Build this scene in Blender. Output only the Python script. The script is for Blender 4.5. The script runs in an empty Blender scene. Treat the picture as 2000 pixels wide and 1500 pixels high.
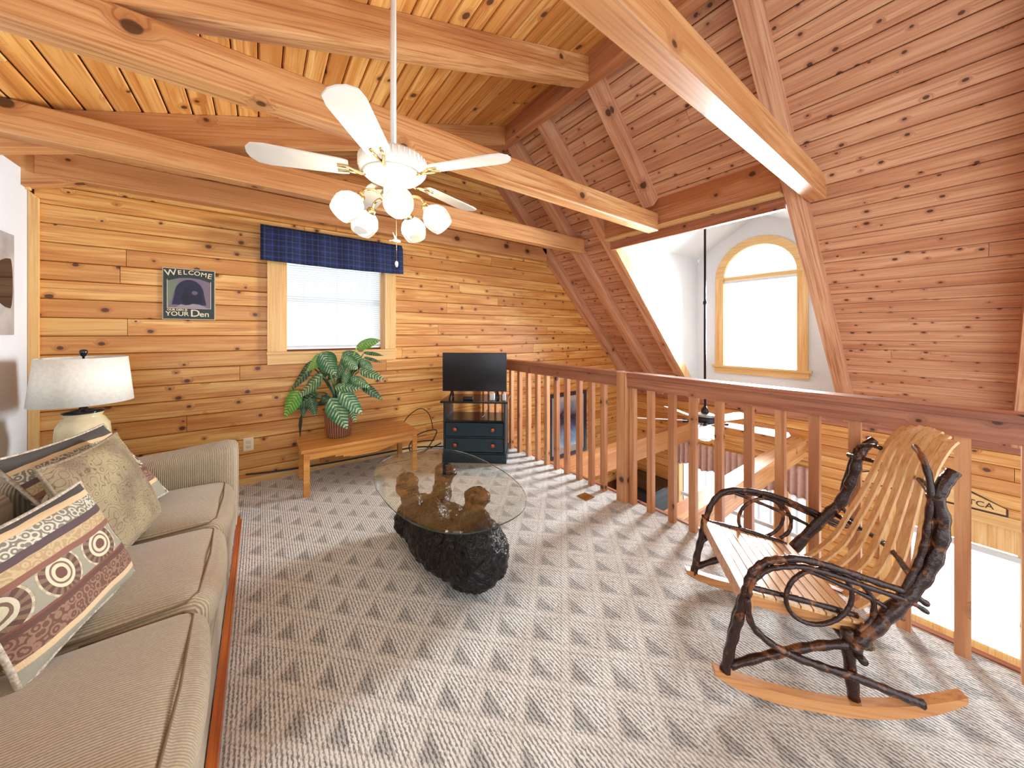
import bpy, bmesh, math, random
from mathutils import Vector, Matrix
random.seed(7)
S = bpy.context.scene
COL = S.collection
# ---------------------------------------------------------------- camera
TH = math.radians(36.6)
cam_d = bpy.data.cameras.new('camera')
cam_d.sensor_fit = 'HORIZONTAL'; cam_d.sensor_width = 36.0
cam_d.lens = 36.0*662/2000
cam_d.shift_y = -(750-651)/2000
cam_d.clip_start = .02
cam = bpy.data.objects.new('camera', cam_d); COL.objects.link(cam)
cam.location = (0, 0, 1.30)
cam.rotation_euler = (math.pi/2, 0, -TH)
S.camera = cam
# ---------------------------------------------------------------- sky, exposure
wd = bpy.data.worlds.new('world'); S.world = wd; wd.use_nodes = True
bg = wd.node_tree.nodes['Background']
bg.inputs[0].default_value = (0.90, 0.95, 1.0, 1); bg.inputs[1].default_value = 2.4
vs = S.view_settings
vs.view_transform = 'Standard'; vs.look = 'None'; vs.gamma = 1; vs.use_curve_mapping = False
vs.exposure = 0.15
DORMER_L = 1.5      # brightness of the backlit dormer window shade
GABLE_L = 1.0        # brightness of the backlit gable blind
BULB_L = 13.0        # brightness of the lit lamp glasses
# daylight entering through the dormer window, just inside its glass
dl = bpy.data.lights.new('dormer_daylight', 'AREA'); dl.shape = 'RECTANGLE'; dl.size = 1.22; dl.size_y = .83; dl.energy = 165; dl.color = (.93,.97,1.0); dl.spread = math.radians(92)
dlo = bpy.data.objects.new('dormer_daylight', dl); COL.objects.link(dlo); dlo.location = (5.556,1.742,1.45); dlo.rotation_euler = (0,math.pi/2,0)
# ---------------------------------------------------------------- node helper
def srgb(r, g, b):
    f = lambda c: (c/255/12.92) if c/255 <= .04045 else ((c/255+.055)/1.055)**2.4
    return (f(r), f(g), f(b), 1)
class NT:
    def __init__(s, name):
        s.m = bpy.data.materials.new(name); s.m.use_nodes = True
        s.t = s.m.node_tree; s.n = s.t.nodes
        s.p = s.n['Principled BSDF']
    def new(s, ty, **kw):
        n = s.n.new(ty)
        for k, v in kw.items(): setattr(n, k, v)
        return n
    def put(s, sock, v):
        if isinstance(v, bpy.types.NodeSocket): s.t.links.new(v, sock)
        elif v is not None: sock.default_value = v
    def math(s, op, a, b=None, c=None, clamp=False):
        n = s.new('ShaderNodeMath', operation=op, use_clamp=clamp)
        for i, v in enumerate((a, b, c)): s.put(n.inputs[i], v)
        return n.outputs[0]
    def dot(s, v, w):
        n = s.new('ShaderNodeVectorMath', operation='DOT_PRODUCT'); s.put(n.inputs[0], v); s.put(n.inputs[1], tuple(w)); return n.outputs['Value']
    def comb(s, x, y, z):
        n = s.new('ShaderNodeCombineXYZ')
        for i, v in enumerate((x, y, z)): s.put(n.inputs[i], v)
        return n.outputs[0]
    def mix(s, f, a, b, mode='MIX'):
        n = s.new('ShaderNodeMix', data_type='RGBA', blend_type=mode)
        s.put(n.inputs[0], f); s.put(n.inputs[6], a); s.put(n.inputs[7], b); return n.outputs[2]
    def noise(s, v, scale, detail=2, rough=.5, dist=0, out='Fac'):
        n = s.new('ShaderNodeTexNoise'); s.put(n.inputs['Vector'], v)
        n.inputs['Scale'].default_value = scale; n.inputs['Detail'].default_value = detail
        n.inputs['Roughness'].default_value = rough; n.inputs['Distortion'].default_value = dist
        return n.outputs[out]
    def ramp(s, f, stops, interp='LINEAR'):
        n = s.new('ShaderNodeValToRGB'); s.put(n.inputs[0], f); cr = n.color_ramp; cr.interpolation = interp
        while len(cr.elements) < len(stops): cr.elements.new(.5)
        for e, (p, c) in zip(cr.elements, stops):
            e.position = p; e.color = c if len(c) == 4 else (*c, 1)
        return n.outputs[0]
    def maprange(s, v, a, b, c=0, d=1, smooth=False):
        n = s.new('ShaderNodeMapRange'); n.clamp = True
        if smooth: n.interpolation_type = 'SMOOTHSTEP'
        s.put(n.inputs[0], v)
        for i, x in enumerate((a, b, c, d)): s.put(n.inputs[i+1], x)
        return n.outputs[0]
    def bump(s, h, dist=.002, strength=.5):
        n = s.new('ShaderNodeBump'); n.inputs['Distance'].default_value = dist; n.inputs['Strength'].default_value = strength
        s.put(n.inputs['Height'], h); s.put(s.p.inputs['Normal'], n.outputs[0])
    def fin(s, col=None, rough=None, metal=None, **kw):
        s.put(s.p.inputs['Base Color'], col); s.put(s.p.inputs['Roughness'], rough); s.put(s.p.inputs['Metallic'], metal)
        for k, v in kw.items(): s.put(s.p.inputs[k], v)
        return s.m
    def pos(s): return s.new('ShaderNodeNewGeometry').outputs['Position']
    def obj(s): return s.new('ShaderNodeTexCoord').outputs['Object']
    def rnd(s): return s.new('ShaderNodeObjectInfo').outputs['Random']

def plain(name, col, rough=.5, metal=0, **kw):
    t = NT(name); return t.fin(col, rough, metal, **kw)
def mottled(name, c1, c2, scale=8, rough=.5, metal=0, bumpd=0, **kw):
    t = NT(name); f = t.noise(t.obj(), scale, 3)
    if bumpd: t.bump(f, bumpd)
    return t.fin(t.mix(t.maprange(f, .3, .7), c1, c2), rough, metal, **kw)
def wood(name, along, across, light, mid, dark, knots=.4, kscale=5.0, rough=.38, local=False, vary=.6, fine=1.0):
    t = NT(name); A = Vector(along).normalized(); B = Vector(across).normalized(); Cc = A.cross(B)
    P = t.obj() if local else t.pos(); r = t.rnd()
    a = t.math('ADD', t.dot(P, A), t.math('MULTIPLY', r, 37.3))
    b = t.math('ADD', t.dot(P, B), t.math('MULTIPLY', r, 11.7)); c = t.dot(P, Cc)
    bb = t.math('MULTIPLY_ADD', c, .83, b)
    # knots: a flat cell pattern, only some cells carry one
    vv = t.comb(t.math('MULTIPLY', a, .8), bb, 0)
    vo = t.new('ShaderNodeTexVoronoi', voronoi_dimensions='2D', feature='F1'); t.put(vo.inputs['Vector'], vv); vo.inputs['Scale'].default_value = kscale
    d = vo.outputs['Distance']; sep = t.new('ShaderNodeSeparateColor'); t.put(sep.inputs[0], vo.outputs['Color'])
    has = t.math('LESS_THAN', sep.outputs[0], knots)
    size = t.math('MULTIPLY', t.math('MULTIPLY_ADD', sep.outputs[1], .075, .03), has)
    wob = t.noise(t.comb(t.math('MULTIPLY', a, 3), t.math('MULTIPLY', bb, 3), 0), 6, 1)
    dd = t.math('MULTIPLY_ADD', t.math('SUBTRACT', wob, .5), .05, d)
    core = t.maprange(t.math('SUBTRACT', dd, size), -.02, .012, 1, 0, True)
    core = t.math('MULTIPLY', core, has)
    halo = t.math('MULTIPLY', t.maprange(t.math('SUBTRACT', dd, size), 0, .16, 1, 0, True), has)
    # grain bends round the knots
    g1 = t.noise(t.comb(t.math('MULTIPLY', a, .7), t.math('MULTIPLY', t.math('MULTIPLY_ADD', halo, .02, b), 9), t.math('MULTIPLY', c, 9)), 1.0, 4, .6, 1.2)
    g2 = t.noise(t.comb(t.math('MULTIPLY', a, 2.0), t.math('MULTIPLY', t.math('MULTIPLY_ADD', halo, .05, b), 85), t.math('MULTIPLY', c, 85)), 1.0, 2, .5, .3)
    col = t.mix(t.maprange(g1, .34, .56), light, mid)
    col = t.mix(t.math('MULTIPLY', t.maprange(g1, .54, .74), .5), col, dark)
    col = t.mix(t.math('MULTIPLY', t.maprange(g2, .48, .70), .6*fine), col, dark)
    if vary:
        r2 = t.math('FRACT', t.math('MULTIPLY', r, 17.31))
        col = t.mix(t.math('MULTIPLY', t.maprange(r2, .45, 1), vary), col, t.mix(.5, mid, dark))
    col = t.mix(t.math('MULTIPLY', halo, .4), col, dark)
    col = t.mix(t.math('MULTIPLY', core, .88), col, tuple(x*.16 for x in dark[:3])+(1,))
    t.bump(g2, .0012, .35)
    return t.fin(col, rough)
# ---------------------------------------------------------------- mesh helper
class MB:
    def __init__(s): s.v = []; s.f = []
    def add(s, vs_, fs):
        o = len(s.v); s.v += [tuple(x) for x in vs_]; s.f += [tuple(i+o for i in q) for q in fs]; return s
    def box(s, lo, hi):
        x0, y0, z0 = lo; x1, y1, z1 = hi
        return s.add([(x0,y0,z0),(x1,y0,z0),(x1,y1,z0),(x0,y1,z0),(x0,y0,z1),(x1,y0,z1),(x1,y1,z1),(x0,y1,z1)],
              [(0,3,2,1),(4,5,6,7),(0,1,5,4),(1,2,6,5),(2,3,7,6),(3,0,4,7)])
    def prism(s, prof, o, u, v, w, l0, l1):
        """profile (u,v) extruded along w from l0 to l1"""
        o, u, v, w = map(Vector, (o, u, v, w)); n = len(prof)
        a = [o+u*p[0]+v*p[1]+w*l0 for p in prof]; b = [o+u*p[0]+v*p[1]+w*l1 for p in prof]
        return s.add(a+b, [tuple(range(n))[::-1], tuple(range(n, 2*n))]+[(i,(i+1)%n,(i+1)%n+n,i+n) for i in range(n)])
    def tube(s, pts, rad, n=8, cap=True):
        pts = [Vector(p) for p in pts]; k = len(pts)
        if not hasattr(rad, '__len__'): rad = [rad]*k
        vs_ = []; up = None
        for i, p in enumerate(pts):
            d = (pts[min(i+1, k-1)]-pts[max(i-1, 0)]).normalized()
            if up is None:
                up = Vector((0,0,1)) if abs(d.z) < .9 else Vector((1,0,0))
            x = (up-d*up.dot(d))
            x = x.normalized() if x.length > 1e-5 else d.orthogonal().normalized()
            up = x; y = d.cross(x)
            for j in range(n):
                q = 2*math.pi*j/n; vs_.append(p+(x*math.cos(q)+y*math.sin(q))*rad[i])
        fs = [(i*n+j, i*n+(j+1)%n, (i+1)*n+(j+1)%n, (i+1)*n+j) for i in range(k-1) for j in range(n)]
        if cap: fs += [tuple(range(n))[::-1], tuple((k-1)*n+j for j in range(n))]
        return s.add(vs_, fs)
    def lathe(s, prof, o=(0,0,0), n=24, M=None):
        vs_ = []
        for r, z in prof:
            for j in range(n):
                q = 2*math.pi*j/n; vs_.append(Vector((r*math.cos(q), r*math.sin(q), z)))
        if M: vs_ = [M @ v for v in vs_]
        vs_ = [v+Vector(o) for v in vs_]; k = len(prof)
        fs = [(i*n+j, i*n+(j+1)%n, (i+1)*n+(j+1)%n, (i+1)*n+j) for i in range(k-1) for j in range(n)]
        if prof[0][0] > 0: fs.append(tuple(range(n))[::-1])
        if prof[-1][0] > 0: fs.append(tuple((k-1)*n+j for j in range(n)))
        return s.add(vs_, fs)
    def soft(s, lo, hi, r, crown=0, n=8, fn=None):
        """rounded box, optionally puffed up on top"""
        lo = Vector(lo); hi = Vector(hi); c = (lo+hi)/2; h = (hi-lo)/2; inner = Vector([max(x-r, 0) for x in h])
        rr = [min(r, x) for x in h]; idx = {}; vs_ = []; fs = []
        def vert(p):
            k = tuple(round(x, 5) for x in p)
            if k not in idx:
                q = Vector([max(-inner[i], min(inner[i], p[i]*h[i])) for i in range(3)])
                e = Vector([p[i]*h[i]-q[i] for i in range(3)])
                if e.length > 1e-7:
                    e = Vector([e[i]/rr[i] for i in range(3)]).normalized(); e = Vector([e[i]*rr[i] for i in range(3)])
                w = c+q+e
                w.z += crown*max(0, p[2])*(1-abs(p[0])**2.5)*(1-abs(p[1])**2.5)
                if fn: w = fn(w, p)
                idx[k] = len(vs_); vs_.append(w)
            return idx[k]
        # grid positions denser at the rounded rim
        def gp(i):
            x = -1+2*i/n; return math.copysign(abs(x)**.6, x) if x else 0
        for ax in range(3):
            for sg in (-1, 1):
                for i in range(n):
                    for j in range(n):
                        q = []
                        for (a, b) in ((i,j),(i+1,j),(i+1,j+1),(i,j+1)):
                            p = [0,0,0]; p[ax] = sg; p[(ax+1)%3] = gp(a); p[(ax+2)%3] = gp(b); q.append(vert(p))
                        fs.append(tuple(q) if sg > 0 else tuple(q[::-1]))
        return s.add(vs_, fs)
    def build(s, name, mat, parent=None, smooth=False, loc=None, auto=None):
        me = bpy.data.meshes.new(name); me.from_pydata(s.v, [], s.f); me.materials.append(mat)
        if smooth:
            me.polygons.foreach_set('use_smooth', [True]*len(me.polygons))
            if auto: me.set_sharp_from_angle(angle=math.radians(auto))
        o = bpy.data.objects.new(name, me); COL.objects.link(o)
        if parent: o.parent = parent
        if loc: o.location = loc
        return o
def tag(o, label, cat, group=None, kind=None):
    o['label'] = label; o['category'] = cat
    if group: o['group'] = group
    if kind: o['kind'] = kind
    return o
def empty(name, loc, label, cat, group=None, kind=None, rz=0):
    o = bpy.data.objects.new(name, None); COL.objects.link(o); o.location = loc; o.rotation_euler.z = rz
    o.empty_display_size = .1
    return tag(o, label, cat, group, kind)
def spline(pts, k=6):
    P = [Vector(p) for p in pts]; out = []
    for i in range(len(P)-1):
        p0 = P[max(i-1,0)]; p1 = P[i]; p2 = P[i+1]; p3 = P[min(i+2,len(P)-1)]
        for j in range(k):
            t = j/k
            out.append(.5*((2*p1)+(p2-p0)*t+(2*p0-5*p1+4*p2-p3)*t*t+(3*p1-p0-3*p2+p3)*t**3))
    out.append(P[-1]); return out
def lerp(a, b, t): return a+(b-a)*t
def plank(parent, name, mat, o, across, normal, along, l0, l1, width, th=.02, gap=.004, ch=.005):
    """board: front face at o, spans 0..width across; normal points into the room; profile with chamfered face edges"""
    a = gap/2; b = width-gap/2
    prof = [(a,-th),(b,-th),(b,-ch),(b-ch,0),(a+ch,0),(a,-ch)]
    return MB().prism(prof, o, across, normal, along, l0, l1).build(name, mat, parent)
def splits(lo, hi, mn, mx, prob=1.0):
    cuts = [lo]; x = lo
    if random.random() < prob:
        x += random.uniform(.3, mx)
        while x < hi-.35:
            cuts.append(x); x += random.uniform(mn, mx)
    cuts.append(hi); return list(zip(cuts[:-1], cuts[1:]))
# ---------------------------------------------------------------- materials
L_, M_, D_ = srgb(234,188,114), srgb(208,144,72), srgb(150,76,30)
PL, PM, PD = srgb(224,180,144), srgb(206,152,116), srgb(148,88,64)
BL, BM_, BD = srgb(226,180,126), srgb(202,144,90), srgb(148,84,46)
m_wallX = wood('pine_wall', (1,0,0), (0,0,1), L_, M_, D_, .55, 6.5)
m_eave = wood('pine_eave_wall', (0,1,0), (0,0,1), L_, M_, D_, .35, 5)
m_roof = wood('pine_roof', (0,1,0), (1,0,-1), PL, PM, PD, .62, 8.0, vary=.35)
m_ceil = wood('pine_ceiling', (0,1,0), (1,0,.285), L_, M_, D_, .3, 4.5, vary=.7)
m_beamX = wood('timber_tie', (1,0,0), (0,0,1), BL, BM_, BD, .25, 3.5, fine=1.2)
m_beamL = wood('timber_low_rafter', (1,0,.285), (0,1,0), BL, BM_, BD, .3, 3.5, fine=1.2)
m_beamR = wood('timber_steep_rafter', (1,0,-1), (0,1,0), PL, PM, PD, .3, 3.5, fine=1.2)
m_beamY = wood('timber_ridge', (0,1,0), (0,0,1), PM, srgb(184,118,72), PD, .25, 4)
m_post = wood('pine_upright', (0,0,1), (1,0,0), srgb(214,160,112), srgb(190,130,88), srgb(140,80,52), .4, 6)
m_rail = wood('pine_rail', (0,1,0), (0,0,1), srgb(186,128,98), srgb(162,102,76), srgb(118,66,46), .45, 6.5)  # pine darkened towards mauve, painting in the shade of the backlit near side
m_trimlight = wood('pale_trim', (0,0,1), (1,0,0), srgb(232,196,138), srgb(222,178,112), srgb(190,130,70), .2, 4, vary=.2)
m_trimX = wood('pale_trim_level', (1,0,0), (0,0,1), srgb(232,196,138), srgb(222,178,112), srgb(190,130,70), .25, 4, vary=.2)
m_trimY = wood('pale_trim_dormer', (0,1,0), (0,0,1), srgb(232,200,142), srgb(222,184,120), srgb(196,140,80), .2, 4, vary=.2)
m_gap = plain('shadow_gap_backing', srgb(104,54,26), .8)
m_white = mottled('white_paint', srgb(210,213,214), srgb(203,206,208), 3, .6)
m_drywall = mottled('white_drywall', srgb(222,225,226), srgb(216,220,222), 2, .7)
# ================================================================ the building
YW = 3.71; XE = 5.55; XR = 2.26; CB = 5.91; CU = 5.71      # gable wall, eave wall, rail face, steep boards, steep rafter undersides
SL = .333; ZL = lambda x: 2.87+SL*x                         # low-slope boards
SQ = math.sqrt(.5)
# ---- carpet material
t = NT('patterned_loop_carpet'); P = t.pos()
p = t.math('MULTIPLY', t.math('ADD', t.dot(P, (1,0,0)), t.dot(P, (0,1,0))), SQ/.156)
q = t.math('MULTIPLY', t.math('SUBTRACT', t.dot(P, (1,0,0)), t.dot(P, (0,1,0))), SQ/.156)
fp = t.math('FRACT', p); fq = t.math('FRACT', q)
def band(x, a, b, e=.03):
    return t.math('MULTIPLY', t.maprange(x, a-e, a+e), t.maprange(x, b-e, b+e, 1, 0))
cell = t.math('MULTIPLY', band(fp, .26, .80), band(fq, .26, .80))
tri = t.math('MULTIPLY', cell, t.maprange(t.math('ADD', fp, fq), 1.03, 1.06, 1, 0))
bar = t.math('MAXIMUM', t.maprange(fp, .17, .20, 1, 0), t.maprange(fq, .17, .20, 1, 0))
edge = t.math('MAXIMUM', t.math('MAXIMUM', band(fp, .18, .23, .015), band(fq, .18, .23, .015)), t.math('MAXIMUM', band(fp, .955, .995, .01), band(fq, .955, .995, .01)))
yarn = t.noise(t.comb(t.math('MULTIPLY', p, 13), t.math('MULTIPLY', q, 13), 0), 1.0, 2, .6)
rib = t.new('ShaderNodeTexWave', wave_type='BANDS', bands_direction='X'); t.put(rib.inputs['Vector'], P)
rib.inputs['Scale'].default_value = 24; rib.inputs['Distortion'].default_value = 2.2; rib.inputs['Detail'].default_value = 2; rib.inputs['Detail Scale'].default_value = 3
loops = t.noise(t.comb(t.math('MULTIPLY', t.dot(P,(1,0,0)), 230), t.math('MULTIPLY', t.dot(P,(0,1,0)), 95), 0), 1.0, 1, .5)
fleck = t.maprange(t.math('MULTIPLY_ADD', t.math('SUBTRACT', loops, .5), .9, t.math('MULTIPLY', t.math('ADD', rib.outputs['Fac'], yarn), .5)), .26, .60)
cream = t.mix(fleck, srgb(132,132,127), srgb(224,226,224))
grey = t.mix(fleck, srgb(92,93,92), srgb(172,174,172))
big = t.noise(P, 1.3, 2)
col = t.mix(t.math('MULTIPLY', bar, .24), cream, srgb(226,223,214))
col = t.mix(t.math('MULTIPLY', cell, .10), col, grey)
col = t.mix(t.math('MULTIPLY', tri, .80), col, grey)
col = t.mix(t.math('MULTIPLY', edge, .22), col, srgb(120,116,106))
t.bump(t.math('ADD', t.math('MULTIPLY', fleck, .6), t.math('MULTIPLY', cell, .5)), .004, .7)
m_carpet = t.fin(col, .95)
t.p.inputs['Sheen Weight'].default_value = .2
# ---- loft floor
fl = MB().box((-3.6,-2.4,-.03), (2.33,YW,0)).build('floor', m_carpet)
tag(fl, 'cream and grey patterned loop carpet of the loft', 'floor', kind='structure')
MB().box((-3.6,-2.4,-.30), (2.33,YW,-.031)).build('joist_deck', m_beamY, fl)
MB().box((2.331,-2.4,-.32), (2.36,YW,.006)).build('fascia_board', m_rail, fl)
# ---- gable wall with its planks
GW = (.13, 1.09, 1.15, 2.14)                                 # gable window opening x0 x1 z0 z1
wb = MB()
zt = 3.75
wb.box((-1.3,YW+.02,-2.6),(GW[0],YW+.10,2.95)); wb.box((GW[1],YW+.02,-2.6),(XE+.15,YW+.10,.36))
wb.prism([(GW[1],.36),(XE,.36),(2.29,3.65),(GW[1],3.25)], (0,YW+.02,0), (1,0,0), (0,0,1), (0,1,0), 0, .08)
wb.box((GW[0],YW+.02,-2.6),(GW[1],YW+.10,GW[2])); wb.box((GW[0],YW+.02,GW[3]),(GW[1],YW+.10,2.95))
wall = wb.build('wall_back', m_gap)
tag(wall, 'gable wall of horizontal knotty pine planks', 'wall', kind='structure')
PW = .128; zz = -1.28
random.seed(3)
while zz < 3.6:
    x0, x1 = -1.21, min(XE, CB-.02-(zz+PW))
    if zz+PW > ZL(x0): x0 = (zz+PW-2.87)/SL+.01
    if x1-x0 > .15:
        for a, b in splits(x0, x1, 1.1, 3.0, .75):
            parts_ = [(a, b)]
            if zz+PW > GW[2] and zz < GW[3]:
                parts_ = [(a, min(b, GW[0]))] if a < GW[0] else []
                if b > GW[1]: parts_.append((max(a, GW[1]), b))
            for (u, v) in parts_:
                if v-u > .03: plank(wall, 'plank', m_wallX, (0,YW,zz), (0,0,1), (0,-1,0), (1,0,0), u+.0015, v-.0015, PW)
    zz += PW
# ---- eave wall far below the loft, with openings for a window and a door
LW = (1.22, 2.84, -2.15, -.55); LD = (-.42, .50, -2.6, -.50)
eb = MB()
for a, b, c, d in ((-2.4,LD[0],-2.6,.36),(LD[0],LD[1],LD[3],.36),(LD[1],LW[0],-2.6,.36),(LW[0],LW[1],LW[3],.36),(LW[0],LW[1],-2.6,LW[2]),(LW[1],YW+.1,-2.6,.36)):
    eb.box((XE+.02,a,c),(XE+.14,b,d))
ew = eb.build('wall_right', m_gap); tag(ew, 'pine plank wall under the eave of the open lower room', 'wall', kind='structure')
zz = -2.5; random.seed(5)
while zz < .20:
    for a, b in splits(-1.6, YW-.002, 1.4, 3.2, .6):
        segs = [(a, b)]
        for (o0, o1, c0, c1) in (LW, LD):
            if zz+PW > c0 and zz < c1:
                nx = []
                for (u, v) in segs:
                    if u < o0: nx.append((u, min(v, o0)))
                    if v > o1: nx.append((max(u, o1), v))
                segs = [s_ for s_ in nx if s_[1]-s_[0] > .03]
        for (u, v) in segs: plank(ew, 'plank', m_eave, (XE,0,zz), (0,0,1), (-1,0,0), (0,1,0), u+.0015, v-.0015, PW)
    zz += PW
MB().box((XE-.02,-1.6,.20),(XE+.02,YW,.36)).build('top_plate', m_rail, ew)
lf = MB().box((-3.6,-2.4,-2.7),(XE+.1,YW,-2.6)).build('floor_lower', mottled('lower_floor', srgb(188,150,104), srgb(170,128,84), 3, .5))
tag(lf, 'tan floor of the open room below', 'floor', kind='structure')
# ---- white side wall at the corner, with wooden corner trim
wl = MB().box((-1.30,.2,-.03),(-1.23,YW-.001,2.36)).build('wall_left', m_white)
tag(wl, 'white painted side wall beside the lamp', 'wall', kind='structure')
ct = MB().box((-1.228,YW-.022,0),(-1.185,YW-.001,2.20)).build('trim_1', m_trimlight)
tag(ct, 'pale wooden corner trim between white wall and planks', 'trim', kind='structure')
MB().prism([(-1.228,2.20),(-1.185,2.20),(-1.228,2.245)], (0,YW-.022,0), (1,0,0), (0,0,1), (0,1,0), 0, .021).build('mitre_block', m_trimlight, ct)
MB().box((-1.26,YW-.05,2.24),(-1.212,YW-.022,2.36)).build('upper_block', m_trimlight, ct)
bbd = MB().box((-1.18,YW-.018,0),(2.30,YW-.001,.055)).build('baseboard_back', m_trimX)
tag(bbd, 'low pine baseboard along the plank wall', 'baseboard', kind='structure')
# ---- low-slope ceiling boards
cb = MB()
for (a, b) in ((-3.6, 2.20),):
    cb.prism([(a,ZL(a)+.03),(b,ZL(b)+.03),(b,ZL(b)+.12),(a,ZL(a)+.12)], (0,0,0), (1,0,0), (0,0,1), (0,1,0), -2.0, YW+.1)
ce = cb.build('ceiling', m_gap); tag(ce, 'low sloping ceiling of pine boards over the seating', 'ceiling', kind='structure')
eL = Vector((1,0,SL)).normalized(); nL = Vector((SL,0,-1)).normalized(); w = .122
k = 0; random.seed(11)
while True:
    o = Vector((2.19,0,ZL(2.19)))-eL*w*(k+1)
    if o.x < -2.3: break
    for a, b in splits(-1.9, YW+.02, 1.6, 3.4, .5): plank(ce, 'board', m_ceil, o, eL, nL, (0,1,0), a+.001, b-.001, w, .02, .007, .006)
    k += 1
# ---- steep ceiling boards, cut out for the dormer
D0, D1, DX = .87, 2.56, 3.32
rb = MB()
def slopebox(x0, x1, y0, y1):
    rb.prism([(x0,CB-x0+.03),(x1,CB-x1+.03),(x1+.07,CB-x1+.10),(x0+.07,CB-x0+.10)], (0,0,0), (1,0,0), (0,0,1), (0,1,0), y0, y1)
slopebox(2.2, 3.50, -2.0, YW+.1); slopebox(DX, XE+.15, -2.0, D0-.03); slopebox(DX, XE+.15, D1+.03, YW+.1)
cs = rb.build('ceiling_steep', m_gap); tag(cs, 'steep roof slope of knotty pine boards above the railing', 'ceiling', kind='structure')
dn = Vector((SQ,0,-SQ)); nn = Vector((-SQ,0,-SQ)); w = .122; k = 0; random.seed(13)
while True:
    o = Vector((2.27,0,CB-2.27))+dn*w*k
    if o.x > XE-.02: break
    rng = [(-1.9, YW+.02)] if o.x+w*SQ < DX+.03 else [(-1.9, D0-.02), (D1+.02, YW+.02)]
    for r_ in rng:
        for a, b in splits(r_[0], r_[1], 1.8, 3.6, .45): plank(cs, 'board', m_roof, o, dn, nn, (0,1,0), a+.001, b-.001, w, .02, .006, .006)
    k += 1
# ---- exposed timbers
def steep_rafter(y0, y1, label, x0=2.29, x1=XE-.01, grp='steep rafters'):
    l0 = 0; l1 = (x1-x0)/SQ
    o = MB().prism([(y0,0),(y1,0),(y1,.1414),(y0,.1414)], (x0,0,CB-x0), (0,1,0), nn, dn, l0, l1).build('rafter', m_beamR)
    return tag(o, label, 'beam', grp)
steep_rafter(3.60, 3.708, 'steep rafter running down against the plank gable wall')
steep_rafter(3.06, 3.17, 'steep rafter second from the gable wall, behind a tie beam end')
steep_rafter(2.54, 2.65, 'steep rafter edging the dormer on its gable wall side')
steep_rafter(1.87, 1.98, 'short steep rafter ending on the header above the dormer', x1=3.24)
steep_rafter(.76, .87, 'big steep rafter edging the dormer beside the wide board slope')
steep_rafter(-.34, -.23, 'steep rafter at the far right edge of the picture')
def low_rafter(y0, y1, label):
    o = MB().prism([(-3.4,ZL(-3.4)-.002),(2.179,ZL(2.179)-.002),(2.179,ZL(2.179)-.21),(-3.4,ZL(-3.4)-.21)], (0,0,0), (1,0,0), (0,0,1), (0,1,0), y0, y1).build('rafter', m_beamL)
    return tag(o, label, 'beam', 'low rafters')
low_rafter(3.612, 3.70, 'low rafter lying along the top of the plank gable wall')
low_rafter(3.062, 3.168, 'low rafter just in front of the gable wall rafter')
low_rafter(1.872, 1.978, 'low rafter nearest overhead, crossing behind the white fan rod')
def tie(y0, y1, x0, x1, label):
    o = MB().box((x0,y0,2.335),(x1,y1,2.515)).build('tie_beam', m_beamX)
    bv = o.modifiers.new('edge', 'BEVEL'); bv.width = .008; bv.segments = 1
    return tag(o, label, 'beam', 'level tie beams')
tie(3.60, 3.708, -1.18, 3.30, 'level tie beam fixed against the plank gable wall')
tie(2.95, 3.058, -3.4, 3.36, 'level tie beam just in front of the gable wall')
tie(1.868, 1.982, -3.4, 3.235, 'level tie beam right behind the ceiling fan, ending at the dormer header')
tie(.648, .758, -.2, 3.50, 'level tie beam with bright underside crossing the top above the dormer')
o = MB().box((2.18,-2.0,3.42),(2.29,YW,3.66)).build('ridge_beam', m_beamY); tag(o, 'dark ridge beam where the two ceiling slopes meet', 'beam')
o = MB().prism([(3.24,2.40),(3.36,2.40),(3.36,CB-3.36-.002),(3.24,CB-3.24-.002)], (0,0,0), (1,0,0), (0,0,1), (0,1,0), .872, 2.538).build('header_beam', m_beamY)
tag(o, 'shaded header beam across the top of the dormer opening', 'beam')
o = MB().box((3.345,.872,2.29),(3.385,2.538,2.398)).build('trim_2', m_rail); tag(o, 'narrow board trimming the dormer opening under its header', 'trim', kind='structure')
MB().box((3.22,.872,2.385),(3.344,2.538,2.399)).build('ledge_strip', m_trimY, o)
# light jamb board along the dormer's far side
o = MB().prism([(3.40,CU-3.40+.01),(XE-.02,CU-XE+.03),(XE-.02,CU-XE+.22),(3.40,CU-3.40+.20)], (0,0,0), (1,0,0), (0,0,1), (0,1,0), 2.515, 2.538).build('trim_3', m_trimlight)
tag(o, 'pale jamb board along the sloping far side of the dormer', 'trim', kind='structure')
# ---- dormer: cheeks, little gabled ceiling, front wall with arched window
DC = 1.742; DR = .435; DZ = 2.105; DB = .82                  # window centre, arch radius, spring line, glass bottom
ZC = 2.46; ZA = 2.96
def cheek(y):
    return MB().prism([(CB-.10-ZC,ZC),(XE+.05,CB-.10-XE-.05),(XE+.05,ZC)], (0,y,0), (1,0,0), (0,0,1), (0,1,0), 0, .06)
dk = cheek(D1).build('wall_dormer', m_drywall); tag(dk, 'white walls inside the dormer around the arched window', 'wall', kind='structure')
cheek(D0-.06).build('cheek', m_drywall, dk)
cg = MB(); ym = (D0+D1)/2
for ya in (D0-.06, D1+.06):                                   # two little roof planes starting on the main slope
    z0_ = ZC-.06*(ZA-ZC)/(D1-ym); q = []
    for dz in (0, .06):
        for (y, z) in ((ya,z0_),(ym,ZA)): q += [(CB+.02-z, y, z+dz), (XE+.1, y, z+dz)]
    cg.add(q, [(0,1,3,2),(4,6,7,5),(0,4,5,1),(2,3,7,6),(0,2,6,4),(1,5,7,3)])
cg.build('gable_ceiling', m_drywall, dk)
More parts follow.
